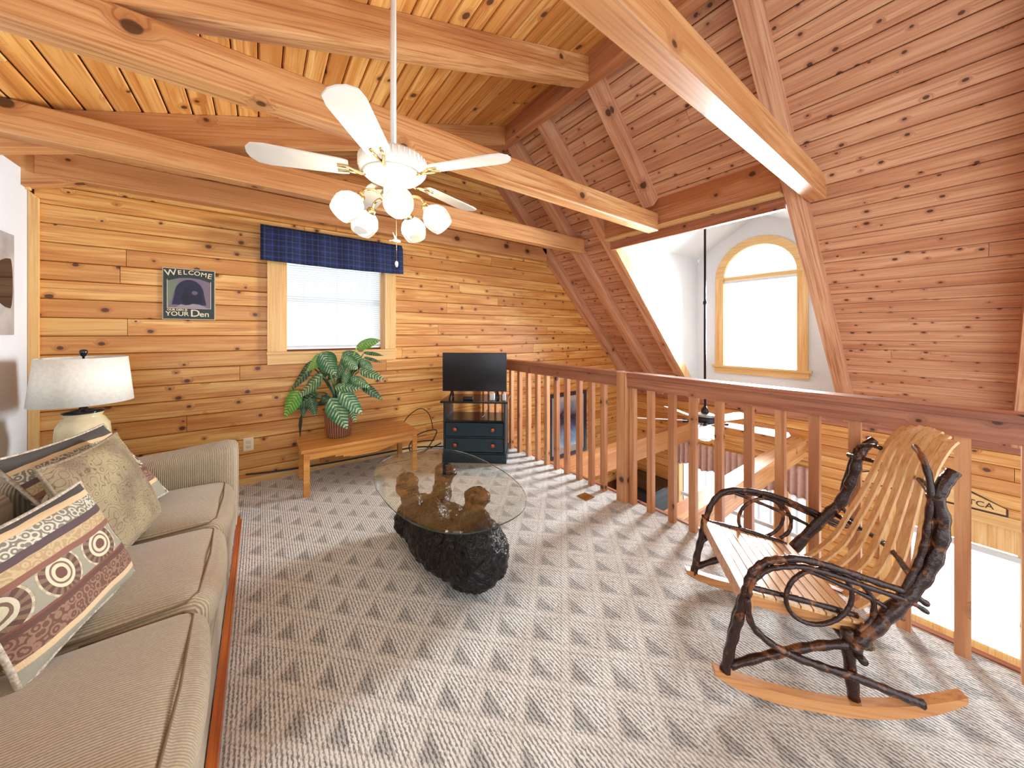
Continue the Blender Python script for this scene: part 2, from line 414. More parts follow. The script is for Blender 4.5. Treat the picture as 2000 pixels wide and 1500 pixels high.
# front wall with arched hole
fwb = MB()
prof_out = []
def arch(r, z0, n=20):
    pts = [(DC+r, z0)] + [(DC+r*math.cos(i*math.pi/n), DZ+r*math.sin(i*math.pi/n)) for i in range(n+1)] + [(DC-r, z0)]
    return pts
hole = arch(DR, DB)
def ring(mb, inner, outer, x0, x1):
    n = len(inner)
    vs_ = [(x0,)+p for p in inner]+[(x0,)+p for p in outer]+[(x1,)+p for p in inner]+[(x1,)+p for p in outer]
    fs = []
    for i in range(n-1):
        fs += [(i,i+1,n+i+1,n+i),(2*n+i,3*n+i,3*n+i+1,2*n+i+1),(i,2*n+i,2*n+i+1,i+1),(n+i,n+i+1,3*n+i+1,3*n+i)]
    fs += [(0,n,3*n,2*n),(n-1,3*n-1,4*n-1,2*n-1)]
    mb.add(vs_, fs)
outer = []
for (y, z) in hole:                                           # matching outer outline: gable shaped wall
    if z <= DZ+1e-6 and abs(abs(y-DC)-DR) < 1e-6: outer.append((D1 if y > DC else D0, z))
    else:
        dy, dz = y-DC, z-DZ; best = 9
        for s_ in (1,):
            if dy > 1e-6: best = min(best, (D1-DC)/dy)
            if dy < -1e-6: best = min(best, (D0-DC)/dy)
        for (sgn) in (1, -1):
            # z = ZA - k*|y-ym|
            kk = (ZA-ZC)/(D1-ym); den = dz+sgn*kk*dy
            if den > 1e-6:
                s0 = (ZA-DZ-sgn*kk*(DC-ym))/den
                if s0 > 0: best = min(best, s0)
        outer.append((DC+dy*best, DZ+dz*best))
ring(fwb, hole, outer, XE+.0, XE+.06)
fwb.box((XE,D0,.30),(XE+.06,D1,DB))
fwb.build('front_wall', m_drywall, dk)
# arched window
w2 = empty('window_2', (XE,DC,DB), 'arched dormer window with pale wood casing and white shade', 'window', kind='structure')
def at0(mb, name, mat, par, smooth=False):
    o = mb.build(name, mat, par, smooth); o.matrix_parent_inverse = Matrix.Translation(-par.location); return o
cs_ = MB(); ring(cs_, arch(DR-.005, DZ), arch(DR+.105, DZ), XE-.024, XE+.04)
at0(cs_, 'arched_casing', m_trimY, w2)
for s_ in (-1, 1):
    a, b = sorted((DC+s_*(DR-.005), DC+s_*(DR+.105)))
    at0(MB().box((XE-.024,a,DB),(XE+.04,b,DZ)), 'side_casing', m_trimlight, w2)
at0(MB().box((XE-.05,DC-.58,DB-.02),(XE+.04,DC+.58,DB+.01)), 'sill', m_trimY, w2)
at0(MB().box((XE-.026,DC-.55,DB-.105),(XE+.0,DC+.55,DB-.02)), 'apron', m_trimY, w2)
at0(MB().box((XE-.004,DC-DR,DZ-.035),(XE+.05,DC+DR,DZ+.02)), 'transom_bar', m_trimY, w2)
def emit(name, col, s):
    t = NT(name); t.p.inputs['Emission Color'].default_value = col; t.p.inputs['Emission Strength'].default_value = s
    return t.fin((.8,.8,.8,1), .8)
m_dorm = emit('daylit_shade', (.93,.97,1,1), DORMER_L)
pan = MB(); arc = [(XE+.03,)+p for p in arch(DR, DZ)]
pan.add(arc, [tuple(range(len(arc)))])
at0(pan, 'arched_pane', m_dorm, w2)
ws = MB().box((XE+.012,DC-DR+.012,DB+.02),(XE+.018,DC+DR-.012,DZ-.035)).build('roller_blind', m_dorm)
tag(ws, 'bright white shade drawn over the arched dormer window', 'blind')
MB().box((XE-.004,DC-DR+.01,DZ-.075),(XE+.011,DC+DR-.01,DZ-.038)).build('head_rail', m_white, ws)
# ---- gable window
w1 = empty('window_1', (.61,YW,1.15), 'gable window in wide pine casing under plaid valance', 'window', kind='structure')
at0(MB().box((.05,YW-.026,1.135),(.16,YW-.0,2.23)), 'side_casing', m_trimlight, w1)
at0(MB().box((1.062,YW-.026,1.135),(1.175,YW-.0,2.23)), 'side_casing', m_trimlight, w1)
at0(MB().box((.05,YW-.026,2.14),(1.175,YW-.001,2.24)), 'head_casing', m_trimX, w1)
at0(MB().box((.045,YW-.045,1.112),(1.18,YW+.03,1.134)), 'sill', m_trimX, w1)
at0(MB().box((.05,YW-.024,1.02),(1.175,YW-.0,1.111)), 'apron', m_trimX, w1)
for a, b in ((.161,.195),(1.025,1.061)): at0(MB().box((a,YW+.0,1.135),(b,YW+.09,2.14)), 'jamb', m_trimlight, w1)
m_glass_day = emit('daylit_pane', (.92,.97,1,1), .85*GABLE_L)
at0(MB().box((.195,YW+.075,1.14),(1.025,YW+.08,2.14)), 'pane', m_glass_day, w1)
at0(MB().box((.195,YW+.055,1.60),(1.025,YW+.075,1.65)), 'meeting_rail', m_white, w1)
t = NT('backlit_slat'); t.p.inputs['Emission Color'].default_value = (.90,.96,1,1); t.p.inputs['Emission Strength'].default_value = GABLE_L*.22
m_slat = t.fin(srgb(214,220,224), .5)
bl = MB().box((.165,YW+.008,2.09),(1.055,YW+.045,2.13)).build('window_blind', m_white); tag(bl, 'closed white slatted blind in the gable window', 'blind')
sm = None; zz = 1.20
while zz < 2.085:
    if sm is None:
        sm = MB().prism([(-.012,-.009),(-.0105,-.010),(.012,.009),(.0105,.010)], (0,0,0), (0,1,0), (0,0,1), (1,0,0), .168, 1.052).build('slat', m_slat, bl)
        sm.location = (0, YW+.026, zz)
    else:
        c = sm.copy(); COL.objects.link(c); c.parent = bl; c.location = (0, YW+.026, zz)
    zz += .0215
MB().box((.168,YW+.012,1.165),(1.052,YW+.04,1.185)).build('bottom_rail', m_white, bl)
for x in (.33,.61,.89): MB().tube([(x,YW+.010,1.18),(x,YW+.010,2.1)], .0012, 5).build('ladder_cord', m_white, bl)
# ---- railing
rl = empty('railing', (2.285,1.5,0), 'pine loft railing with square balusters and one thick post', 'railing')
inv = Matrix.Translation(-rl.location)
def rp(mb, name, mat, smooth=False):
    o = mb.build(name, mat, rl, smooth); o.matrix_parent_inverse = inv; return o
for a, b in ((-1.2,1.552),(1.642,YW-.001)):
    c = rp(MB().box((2.235,a,.965),(2.345,b,1.0)), 'cap_rail', m_rail); bv = c.modifiers.new('edge','BEVEL'); bv.width = .006; bv.segments = 2
    rp(MB().box((2.252,a,.885),(2.306,b,.9649)), 'apron_rail', m_rail)
c = rp(MB().box((2.232,1.553,0),(2.330,1.641,.998)), 'post', m_post); bv = c.modifiers.new('edge','BEVEL'); bv.width = .005
ys = [.014-.153*4,.014-.153*3,.014-.153*2,.014-.153,.014,.17,.323,.470,.612,.761,.919,1.077,1.218,1.378,1.53,1.69,1.80,1.929,2.068,2.219,2.355,2.493,2.632,2.781,2.932,3.083,3.235,3.385,3.535,3.66]
bal = None
for y in ys:
    if 1.5 < y < 1.7: continue
    if bal is None: bal = rp(MB().box((2.263,-.021,.0),(2.305,.021,.8849)), 'baluster', m_post); bal.location = (0,y,0)
    else:
        c = bal.copy(); COL.objects.link(c); c.parent = rl; c.matrix_parent_inverse = inv; c.location = (0,y,0)
for y in (1.525,):
    c = bal.copy(); COL.objects.link(c); c.parent = rl; c.matrix_parent_inverse = inv; c.location = (0,y,0)
# ---- beams over the lower room, at loft floor level
o = MB().box((2.361,2.62,-.39),(XE-.001,2.74,-.12)).build('floor_beam', m_beamX); tag(o, 'loft-level beam spanning the lower room next to the gable wall', 'beam', 'loft-level beams')
o = MB().box((2.361,1.22,-.25),(XE-.001,1.37,-.04)).build('floor_beam', m_beamX); tag(o, 'loft-level beam spanning the lower room behind the rocking chair', 'beam', 'loft-level beams')
# ---- window of the lower room: frame, panes, deck beyond
w3 = empty('window_3', (XE,2.03,-2.15), 'wide lower room window under ruffled valances', 'window', kind='structure')
for a, b in ((LW[0]-.09,LW[0]+.004),(1.40,1.56),(LW[1]-.004,LW[1]+.09)): at0(MB().box((XE-.025,a,-2.24),(XE+.10,b,-.46)), 'casing', m_trimlight, w3)
at0(MB().box((XE-.027,LW[0]-.092,-2.25),(XE+.102,LW[1]+.092,-2.146)), 'sill', m_trimY, w3)
at0(MB().box((XE-.027,LW[0]-.092,-.554),(XE+.102,LW[1]+.092,-.44)), 'head_casing', m_trimY, w3)
for a, b in ((LW[0],1.40),(1.56,LW[1])):
    at0(MB().box((XE+.05,a,-1.37),(XE+.09,b,-1.32)), 'meeting_rail', m_white, w3)
m_win = plain('clear_glass', (1,1,1,1), .02, 0, **{'Transmission Weight': 1.0, 'IOR': 1.45})
dk2 = MB().box((XE+.2,-1.5,-2.75),(8.2,5.0,-2.65)).build('deck', mottled('pale_deck', srgb(214,210,204), srgb(196,192,186), 4, .8)); tag(dk2, 'sunlit outdoor deck beyond the lower window', 'deck', kind='structure')
dr = empty('deck_railing', (8.0,2,-2.65), 'pale outdoor deck railing seen through the lower window', 'railing')
m_drail = plain('weathered_rail', srgb(205,205,208), .8)
for z in (-1.75,-2.5): at0(MB().box((7.97,-1,z),(8.05,5,z+.08)), 'rail', m_drail, dr)
pk = None
for i in range(30):
    if pk is None: pk = at0(MB().box((7.99,-.02,-2.5),(8.03,.02,-1.75)), 'picket', m_drail, dr); pk.location = (0,-.9,0)
    else:
        c = pk.copy(); COL.objects.link(c); c.parent = dr; c.matrix_parent_inverse = pk.matrix_parent_inverse; c.location = (0,-.9+.2*i,0)
# ---- door of the lower room
d1 = empty('door_1', (XE,.04,-2.6), 'pale wooden door with a large blind-covered glass in the lower room', 'door', kind='structure')
for a, b in ((LD[0]-.09,LD[0]+.004),(LD[1]-.004,LD[1]+.09)): at0(MB().box((XE-.025,a,-2.6),(XE+.10,b,-.50)), 'casing', m_trimlight, d1)
at0(MB().box((XE-.027,LD[0]-.11,-.504),(XE+.102,LD[1]+.11,-.40)), 'head_casing', m_trimY, d1)
lf_ = MB()
lf_.box((XE+.03,LD[0],-2.58),(XE+.07,LD[1],-1.66)); lf_.box((XE+.03,LD[0],-.74),(XE+.07,LD[1],-.51))
lf_.box((XE+.03,LD[0],-1.66),(XE+.07,-.27,-.74)); lf_.box((XE+.03,.37,-1.66),(XE+.07,LD[1],-.74))
at0(lf_, 'leaf', m_trimlight, d1)
for a, b in ((-.32,-.02),(.10,.40)):
    for z0, z1 in ((-2.48,-2.12),(-2.05,-1.76)):
        pf = MB(); pf.box((XE+.018,a,z0),(XE+.029,b,z1)); at0(pf, 'raised_panel', m_trimY, d1)
at0(MB().box((XE+.055,-.27,-1.66),(XE+.06,.37,-.74)), 'pane', emit('daylit_door_pane', (.95,.98,1,1), 4.0), d1)
bd = MB().box((XE+.0,-.29,-.80),(XE+.03,.39,-.75)).build('door_blind', m_white); tag(bd, 'white slatted blind over the glass of the lower door', 'blind')
t = NT('backlit_door_slat'); t.p.inputs['Emission Color'].default_value = (.95,.98,1,1); t.p.inputs['Emission Strength'].default_value = 1.6
m_slat2 = t.fin(srgb(240,243,245), .5); sm = None; zz = -1.66
while zz < -.80:
    if sm is None:
        sm = MB().prism([(-.011,-.011),(-.0095,-.012),(.011,.011),(.0095,.012)], (0,0,0), (1,0,0), (0,0,1), (0,1,0), -.28, .38).build('slat', m_slat2, bd); sm.location = (XE+.014,0,zz)
    else:
        c = sm.copy(); COL.objects.link(c); c.parent = bd; c.location = (XE+.014,0,zz)
    zz += .026
# ================================================================ things
def inverse(par): return Matrix.Translation(-par.location)
def part(mb, name, mat, par, smooth=False, auto=None):
    o = mb.build(name, mat, par, smooth, auto=auto)
    if par.type == 'EMPTY': o.matrix_parent_inverse = par.matrix_basis.inverted() if False else Matrix.Translation(-par.location)
    return o
# ---------------------------------------------------------------- sofa
def ribbed(name, axis, scale, c1, c2, c3):
    t = NT(name); P = t.pos()
    x = t.dot(P, axis)
    wv = t.math('SINE', t.math('MULTIPLY_ADD', t.noise(P, 5, 2), 3.0, t.math('MULTIPLY', x, scale)))
    f = t.maprange(wv, -1, 1)
    n = t.noise(P, 160, 1); big = t.noise(P, 2.2, 3)
    col = t.mix(t.maprange(f, 0, 1, .18, .95), c1, c2); col = t.mix(t.math('MULTIPLY', t.maprange(n, .35, .65), .35), col, c1)
    col = t.mix(t.math('MULTIPLY', t.maprange(big, .5, .72), .55), col, c3)
    t.bump(t.math('MULTIPLY_ADD', n, .3, f), .003, .6)
    t.p.inputs['Sheen Weight'].default_value = .25
    return t.fin(col, .95)
c1, c2, c3 = srgb(126,110,86), srgb(186,170,142), srgb(154,118,86)
m_seat = ribbed('ribbed_chenille_seat', (0,1,0), 880, c1, c2, c3)
m_arm = ribbed('ribbed_chenille_arm', (1,0,0), 800, c1, c2, c3)
m_front = ribbed('ribbed_chenille_front', (0,0,1), 560, c1, c2, c3)
m_pipe = plain('cord_piping', srgb(112,90,64), .9)
m_owood = wood('orange_sofa_wood', (0,1,0), (0,0,1), srgb(214,130,62), srgb(190,96,38), srgb(140,58,20), .1, 4, rough=.22)
sf = empty('sofa', (-.55,1.8,0), 'olive beige ribbed three seat sofa with an orange wood base strip', 'sofa')
part(MB().soft((-.97,.53,.07),(-.125,2.86,.29), .03), 'base', m_front, sf, True)
part(MB().box((-.118,.53,.015),(-.098,2.86,.075)), 'base_strip', m_owood, sf)
part(MB().box((-.122,.53,.08),(-.104,2.86,.10)), 'upper_strip', m_owood, sf)
for (x, y) in ((-.9,.59),(-.9,2.8),(-.17,.59),(-.17,2.8)): part(MB().box((x-.03,y-.03,0),(x+.03,y+.03,.071)), 'foot', m_owood, sf)
for i, (a, b) in enumerate(((2.04,2.60),(1.475,2.03),(.80,1.465))):
    def fn(w, p): 
        w.x += .03*max(0, p[0])*(1-p[1]**2)*(1-p[2]**2); return w
    c = part(MB().soft((-.72,a,.285),(-.135,b,.445), .055, crown=.035, n=12, fn=fn), 'seat_cushion', m_seat, sf, True)
    zf = .437
    MB().tube([(-.70,a+.02,zf-.01),(-.40,a+.008,zf),(-.19,a+.02,zf),(-.165,a+.05,zf+.003),(-.155,(a+b)/2,zf+.012),(-.165,b-.05,zf+.003),(-.19,b-.02,zf),(-.40,b-.008,zf)], .0035, 6).build('piping', m_pipe, c, True)
for a, b in ((2.62,2.87),(.50,.775)):
    def fa(w, p):
        if p[2] > 0: w.z += .03*(p[0]-.2)*p[2]
        return w
    part(MB().soft((-.95,a,.10),(-.112,b,.60), .05, n=10, fn=fa), 'arm', m_arm, sf, True)
part(MB().soft((-.97,.76,.20),(-.80,2.64,.72), .05, n=8), 'back_frame', m_front, sf, True)
for a, b in ((2.04,2.60),(1.475,2.03),(.80,1.465)):
    part(MB().soft((-.85,a,.44),(-.69,b,.76), .06, n=8), 'back_cushion', m_arm, sf, True)
# pillows
def paisley(name, flip=1):
    t = NT(name); P = t.obj()
    sx = t.new('ShaderNodeSeparateXYZ'); t.put(sx.inputs[0], P); u, v = sx.outputs[0], sx.outputs[2]
    wob = t.math('MULTIPLY_ADD', t.math('SUBTRACT', t.noise(P, 6, 2), .5), .02, v)
    f = t.maprange(wob, -.17, .17)
    cr, gr, br, pl, tn = srgb(214,186,146), srgb(150,146,128), srgb(106,72,60), srgb(84,66,70), srgb(186,164,126)
    band = t.ramp(f, [(0,gr),(.08,cr),(.13,br),(.30,srgb(96,64,56)),(.34,srgb(120,74,64)),(.36,gr),(.60,srgb(132,88,74)),(.645,tn),(.735,pl),(.80,srgb(120,116,104)),(.92,cr),(.97,srgb(70,68,66))], 'CONSTANT')
    # medallions in the broad band
    cu = t.math('SUBTRACT', t.math('FRACT', t.math('MULTIPLY', u, 7.4)), .5)
    cv = t.math('MULTIPLY', t.math('SUBTRACT', wob, -.007), 7.0)
    d = t.math('SQRT', t.math('ADD', t.math('MULTIPLY', cu, cu), t.math('MULTIPLY', cv, cv)))
    ang = t.math('ARCTAN2', cv, cu)
    d = t.math('MULTIPLY_ADD', t.math('SINE', ang), -.06, d)
    inb = t.math('MULTIPLY', t.math('GREATER_THAN', f, .36), t.math('LESS_THAN', f, .60))
    scal = t.math('MULTIPLY', t.math('SINE', t.math('MULTIPLY', ang, 16)), .5)
    ringc = t.ramp(d, [(0,br),(.10,srgb(206,196,166)),(.17,srgb(120,96,78)),(.21,srgb(206,198,172)),(.27,srgb(92,66,58)),(.40,srgb(196,188,162)),(.44,gr)], 'CONSTANT')
    ringc = t.mix(t.math('MULTIPLY', t.math('MULTIPLY', t.maprange(scal, -.1, .1), t.math('GREATER_THAN', d, .27)), .5), ringc, srgb(150,126,100))
    col = t.mix(t.math('MULTIPLY', inb, t.math('LESS_THAN', d, .46)), band, ringc)
    # scallops in the upper band, curls in the lower one
    vo = t.new('ShaderNodeTexVoronoi'); t.put(vo.inputs['Vector'], P); vo.inputs['Scale'].default_value = 46
    rings = t.maprange(t.math('SINE', t.math('MULTIPLY', vo.outputs['Distance'], 16)), -.2, .3)
    sc = t.math('MULTIPLY', t.math('GREATER_THAN', f, .80), t.math('LESS_THAN', f, .92))
    lw = t.math('MULTIPLY', t.math('GREATER_THAN', f, .13), t.math('LESS_THAN', f, .30))
    tnb = t.math('MULTIPLY', t.math('GREATER_THAN', f, .645), t.math('LESS_THAN', f, .735))
    col = t.mix(t.math('MULTIPLY', sc, rings), col, srgb(196,192,174))
    col = t.mix(t.math('MULTIPLY', t.math('MULTIPLY', lw, rings), .45), col, srgb(178,142,118))
    col = t.mix(t.math('MULTIPLY', t.math('MULTIPLY', tnb, rings), .5), col, srgb(150,120,84))
    n = t.noise(P, 300, 1); col = t.mix(t.math('MULTIPLY', n, .22), col, srgb(90,78,66))
    t.bump(n, .002, .4); return t.fin(col, .95)
m_pais = paisley('paisley_weave')
t = NT('scroll_weave'); P = t.obj()
vo = t.new('ShaderNodeTexVoronoi'); t.put(vo.inputs['Vector'], P); vo.inputs['Scale'].default_value = 24
dd = vo.outputs['Distance']
dist = t.noise(P, 30, 1, out='Color')
w_ = t.math('SINE', t.math('MULTIPLY_ADD', t.noise(P, 28, 1), 9, t.math('MULTIPLY', dd, 13)))
curl = t.maprange(t.math('ABSOLUTE', w_), .0, .45, 1, 0)
flower = t.maprange(dd, .06, .10, 1, 0); eye = t.maprange(dd, .02, .04, 1, 0)
big = t.noise(P, 7, 2)
col = t.mix(t.maprange(big, .4, .65), srgb(150,136,104), srgb(122,104,84))
col = t.mix(t.math('MULTIPLY', curl, .85), col, srgb(78,64,46)); col = t.mix(flower, col, srgb(70,56,44)); col = t.mix(eye, col, srgb(214,200,170))
m_scroll = t.fin(col, .95)
def pillow(name, mat, mcord, wdt, hgt, th, loc, yaw, lean, label, roll=0):
    root = empty(name, loc, label, 'pillow', 'throw pillows on the sofa')
    root.rotation_mode = 'XYZ'
    R = Matrix.Rotation(yaw, 4, 'Z') @ Matrix.Rotation(lean, 4, 'X') @ Matrix.Rotation(roll, 4, 'Y')
    root.rotation_euler = R.to_euler('XYZ')
    n = 18; mb = MB(); vs_ = []; fs = []
    for sd in (-1, 1):
        for i in range(n+1):
            for j in range(n+1):
                u = -1+2*i/n; v = -1+2*j/n
                pin = 1-.07*(1-abs(u)**2)*abs(v)**3-.0; pin2 = 1-.07*(1-abs(v)**2)*abs(u)**3
                t_ = th/2*((1-abs(u)**2.6)*(1-abs(v)**2.6))**.45
                t_ *= 1+.06*math.sin(5*u+3*v+sd)
                vs_.append((u*wdt/2*pin2, sd*t_, v*hgt/2*pin))
    N = (n+1)**2
    for sd in (0, 1):
        for i in range(n):
            for j in range(n):
                q = [sd*N+i*(n+1)+j, sd*N+(i+1)*(n+1)+j, sd*N+(i+1)*(n+1)+j+1, sd*N+i*(n+1)+j+1]
                fs.append(tuple(q if sd == 0 else q[::-1]))
    b = MB().add(vs_, fs).build('cover', mat, root, True)
    edge = []
    for k in range(4*n):
        s_, r_ = divmod(k, n); u, v = [(-1+2*r_/n,-1),(1,-1+2*r_/n),(1-2*r_/n,1),(-1,1-2*r_/n)][s_]
        edge.append((u*wdt/2*(1-.07*(1-v*v)*abs(u)**3), 0, v*hgt/2*(1-.07*(1-u*u)*abs(v)**3)))
    edge.append(edge[0]); edge.append(edge[1])
    MB().tube(edge, .006, 6, False).build('cord_trim', mcord, root, True)
    return root
m_cord = mottled('twisted_cord', srgb(200,192,176), srgb(140,124,106), 120, .9)
m_cord2 = mottled('dark_cord', srgb(150,134,112), srgb(110,94,74), 120, .9)
# local frame: width along x, height along z, -y face looks out of the sofa (towards +X)
pillow('throw_pillow', m_pais, m_cord, .52, .44, .11, (-.565,2.215,.675), math.pi/2-.27, -.58, 'paisley striped pillow at the back, mostly hidden by the olive one')
pillow('throw_pillow', m_scroll, m_cord2, .47, .43, .11, (-.475,2.02,.655), math.pi/2-.14, -.36, 'olive pillow with a dark scroll print between two paisley ones')
pillow('throw_pillow', m_pais, m_cord, .42, .37, .12, (-.465,1.535,.635), math.pi/2-.24, -.38, 'paisley striped pillow at the front, nearest on the sofa', roll=0)
# ---------------------------------------------------------------- end table and lamp
m_dtab = wood('end_table_wood', (1,0,0), (0,1,0), srgb(150,96,56), srgb(126,76,42), srgb(84,46,24), .1)
et = empty('end_table', (-.90,3.29,0), 'wooden end table tucked behind the sofa arm under the lamp', 'table')
part(MB().box((-1.17,3.03,.40),(-.70,3.55,.43)), 'tabletop', m_dtab, et)
for x in (-1.13,-.74):
    for y in (3.07,3.51): part(MB().box((x-.022,y-.022,0),(x+.022,y+.022,.399)), 'leg', m_dtab, et)
part(MB().box((-1.10,3.06,.33),(-.77,3.08,.399)), 'apron', m_dtab, et)
lp = empty('table_lamp', (-.885,3.29,.43), 'ceramic table lamp with a wide off-white drum shade', 'lamp')
m_cer = mottled('cream_ceramic', srgb(226,212,176), srgb(206,188,146), 9, .15)
m_blk = plain('black_gloss', (.012,.012,.014,1), .12)
m_shade = mottled('linen_shade', srgb(226,221,211), srgb(214,208,196), 60, .9)
part(MB().lathe([(.085,.431),(.09,.445),(.07,.48),(.09,.58),(.115,.66),(.11,.73),(.085,.775),(.075,.785),(.083,.80),(.085,.806)], (-.885,3.29,0), 28), 'body', m_cer, lp, True)
part(MB().lathe([(.086,.806),(.088,.815),(.06,.822),(.02,.83),(.014,.86),(.012,1.12)], (-.885,3.29,0), 24), 'neck', m_blk, lp, True)
sh = MB(); n = 40
sh.lathe([(.212,.870),(.186,1.150)], (-.885,3.29,0), n); sh.f = [q for q in sh.f if len(q) == 4]
so = part(sh, 'lamp_shade', m_shade, lp, True); so.modifiers.new('shell','SOLIDIFY').thickness = .003
part(MB().tube([(-1.07,3.29,1.135),(-.70,3.29,1.135)], .003, 6), 'harp_bar', m_blk, lp)
part(MB().lathe([(.004,1.13),(.006,1.155),(.013,1.162),(.016,1.173),(.019,1.187),(.014,1.197),(.002,1.20)], (-.885,3.29,0), 16), 'finial', m_blk, lp, True)
# picture on the white wall
pf = empty('bear_picture', (-1.228,3.3,1.59), 'grey weathered board picture with a black shape on the white wall', 'picture')
part(MB().box((-1.229,3.02,1.29),(-1.212,3.49,1.90)), 'board', mottled('grey_barnwood', srgb(176,168,162), srgb(140,130,124), 6, .8), pf)
bp = [(3.44+.16*math.cos(a)*(1 if math.cos(a) < 0 else .16), 1.60+.15*math.sin(a)) for a in [i*math.pi/12 for i in range(24)]]
part(MB().prism(bp, (-1.2115,0,0), (0,1,0), (0,0,1), (1,0,0), 0, .003), 'black_silhouette', m_blk, pf)
# ---------------------------------------------------------------- coffee table: bear on its back under an oval glass
ctb = empty('coffee_table', (.855,1.81,0), 'oval glass coffee table carried by a black bear figure on its back', 'table')
def ellip(mb, c, r, R=None, n=14):
    vs_ = []; fs = []
    for i in range(n+1):
        a = math.pi*i/n
        for j in range(2*n):
            b = math.pi*j/n; v = Vector((r[0]*math.sin(a)*math.cos(b), r[1]*math.sin(a)*math.sin(b), r[2]*math.cos(a)))
            if R: v = R @ v
            vs_.append(v+Vector(c))
    for i in range(n):
        for j in range(2*n): fs.append((i*2*n+j, (i+1)*2*n+j, (i+1)*2*n+(j+1)%(2*n), i*2*n+(j+1)%(2*n)))
    mb.add(vs_, fs)
def fur(name, c1, c2, rough, sc=26, amp=.02):
    t = NT(name); P = t.obj()
    f = t.noise(P, sc, 3, .6, 1.0); t.bump(f, amp, .9)
    return t.fin(t.mix(t.maprange(f, .35, .7), c1, c2), rough)
m_bear = fur('glossy_black_fur', srgb(7,7,9), srgb(15,14,15), .30)
m_bear.node_tree.nodes['Principled BSDF'].inputs['Specular IOR Level'].default_value = .35
bb = MB()
ellip(bb, (.865,1.83,.125), (.20,.43,.14)); ellip(bb, (.89,1.52,.17), (.175,.185,.17)); ellip(bb, (.84,2.10,.12), (.18,.15,.13))
ellip(bb, (.80,1.86,.245), (.085,.10,.085))
def limb(p0, p1, r0, r1):
    for i in range(9):
        f = i/8; ellip(bb, Vector(p0).lerp(Vector(p1), f), [lerp(r0, r1, f)]*3, n=8)
def paw(c, tilt):
    ellip(bb, c, (.064,.064,.050), n=10); ellip(bb, Vector(c)+Vector((.022,-.035,-.012)), (.046,.042,.036), n=8)
limb((.78,2.02,.16),(.715,2.05,.385),.078,.050); paw((.715,2.05,.397), 0)
limb((.93,2.05,.16),(.975,2.06,.385),.078,.050); paw((.972,2.06,.397), 0)
limb((.93,1.68,.16),(.965,1.64,.385),.075,.050); paw((.963,1.63,.397), 0)
ellip(bb, (.83,1.44,.27), (.10,.10,.11)); ellip(bb, (.86,1.41,.37), (.055,.055,.075)); 
ellip(bb, (.74,1.49,.30), (.035,.03,.04)); ellip(bb, (.92,1.50,.32), (.035,.03,.04))
bo = part(bb, 'bear_base', m_bear, ctb, True)
rm = bo.modifiers.new('fuse','REMESH'); rm.mode = 'VOXEL'; rm.voxel_size = .010; rm.use_smooth_shade = True
smd = bo.modifiers.new('soft','SMOOTH'); smd.iterations = 3
tx = bpy.data.textures.new('shag','CLOUDS'); tx.noise_scale = .035; tx.noise_depth = 2
dp = bo.modifiers.new('shag','DISPLACE'); dp.texture = tx; dp.strength = .030; dp.mid_level = .55; dp.texture_coords = 'GLOBAL'
m_paw = fur('paw_ceiling_reflection', srgb(122,78,46), srgb(96,58,34), .25, 30, .004)  # brown painted in for the wood ceiling's reflection over the black paws
for (x, y) in ((.715,2.05),(.972,2.06),(.963,1.63)):
    pm = MB(); ellip(pm, (x,y,.405), (.058,.058,.037), n=10); ellip(pm, (x+.022,y-.036,.40), (.044,.040,.034), n=8); ellip(pm, (x,y+.004,.36), (.062,.060,.06), n=10)
    o = part(pm, 'paw', m_paw, ctb, True); r_ = o.modifiers.new('fuse','REMESH'); r_.mode = 'VOXEL'; r_.voxel_size = .007; r_.use_smooth_shade = True
    o.modifiers.new('soft','SMOOTH').iterations = 4
t = NT('table_glass'); out = t.n['Material Output']
fr_ = t.new('ShaderNodeFresnel'); t.put(fr_.inputs[0], t.maprange(t.new('ShaderNodeNewGeometry').outputs['Backfacing'], 0, 1, 1.5, 1/1.5))
tr_ = t.new('ShaderNodeBsdfTransparent'); tr_.inputs[0].default_value = (.93,.965,.95,1)
gl_ = t.new('ShaderNodeBsdfGlossy'); gl_.inputs['Roughness'].default_value = .0
ms_ = t.new('ShaderNodeMixShader'); t.put(ms_.inputs[0], fr_.outputs[0]); t.t.links.new(tr_.outputs[0], ms_.inputs[1]); t.t.links.new(gl_.outputs[0], ms_.inputs[2]); t.t.links.new(ms_.outputs[0], out.inputs[0])
m_tglass = t.m
m_gedge = plain('glass_edge', srgb(58,84,78), .08, 0, **{'Transmission Weight': .5})
g = MB(); n = 72; prof = []
for i in range(n):
    a = 2*math.pi*i/n; c_, s_ = math.cos(a), math.sin(a)
    prof.append((.852+.348*math.copysign(abs(c_)**.80, c_), 1.808+.575*math.copysign(abs(s_)**.86, s_)))
def inset(d): return [(.852+(x-.852)*(1-d/.348), 1.808+(y-1.808)*(1-d/.575)) for x, y in prof]
lay = [(inset(.008),.446),(prof,.450),(prof,.456),(inset(.008),.460)]
vs_ = [(x,y,z) for l, z in lay for x, y in l]
fs = [(k*n+i,k*n+(i+1)%n,(k+1)*n+(i+1)%n,(k+1)*n+i) for k in range(3) for i in range(n)]+[tuple(range(n))[::-1], tuple(3*n+i for i in range(n))]
go_ = part(g.add(vs_, fs), 'glass_top', m_tglass, ctb); go_.data.materials.append(m_gedge)
for pl_ in go_.data.polygons:
    if n <= pl_.index < 2*n: pl_.material_index = 1
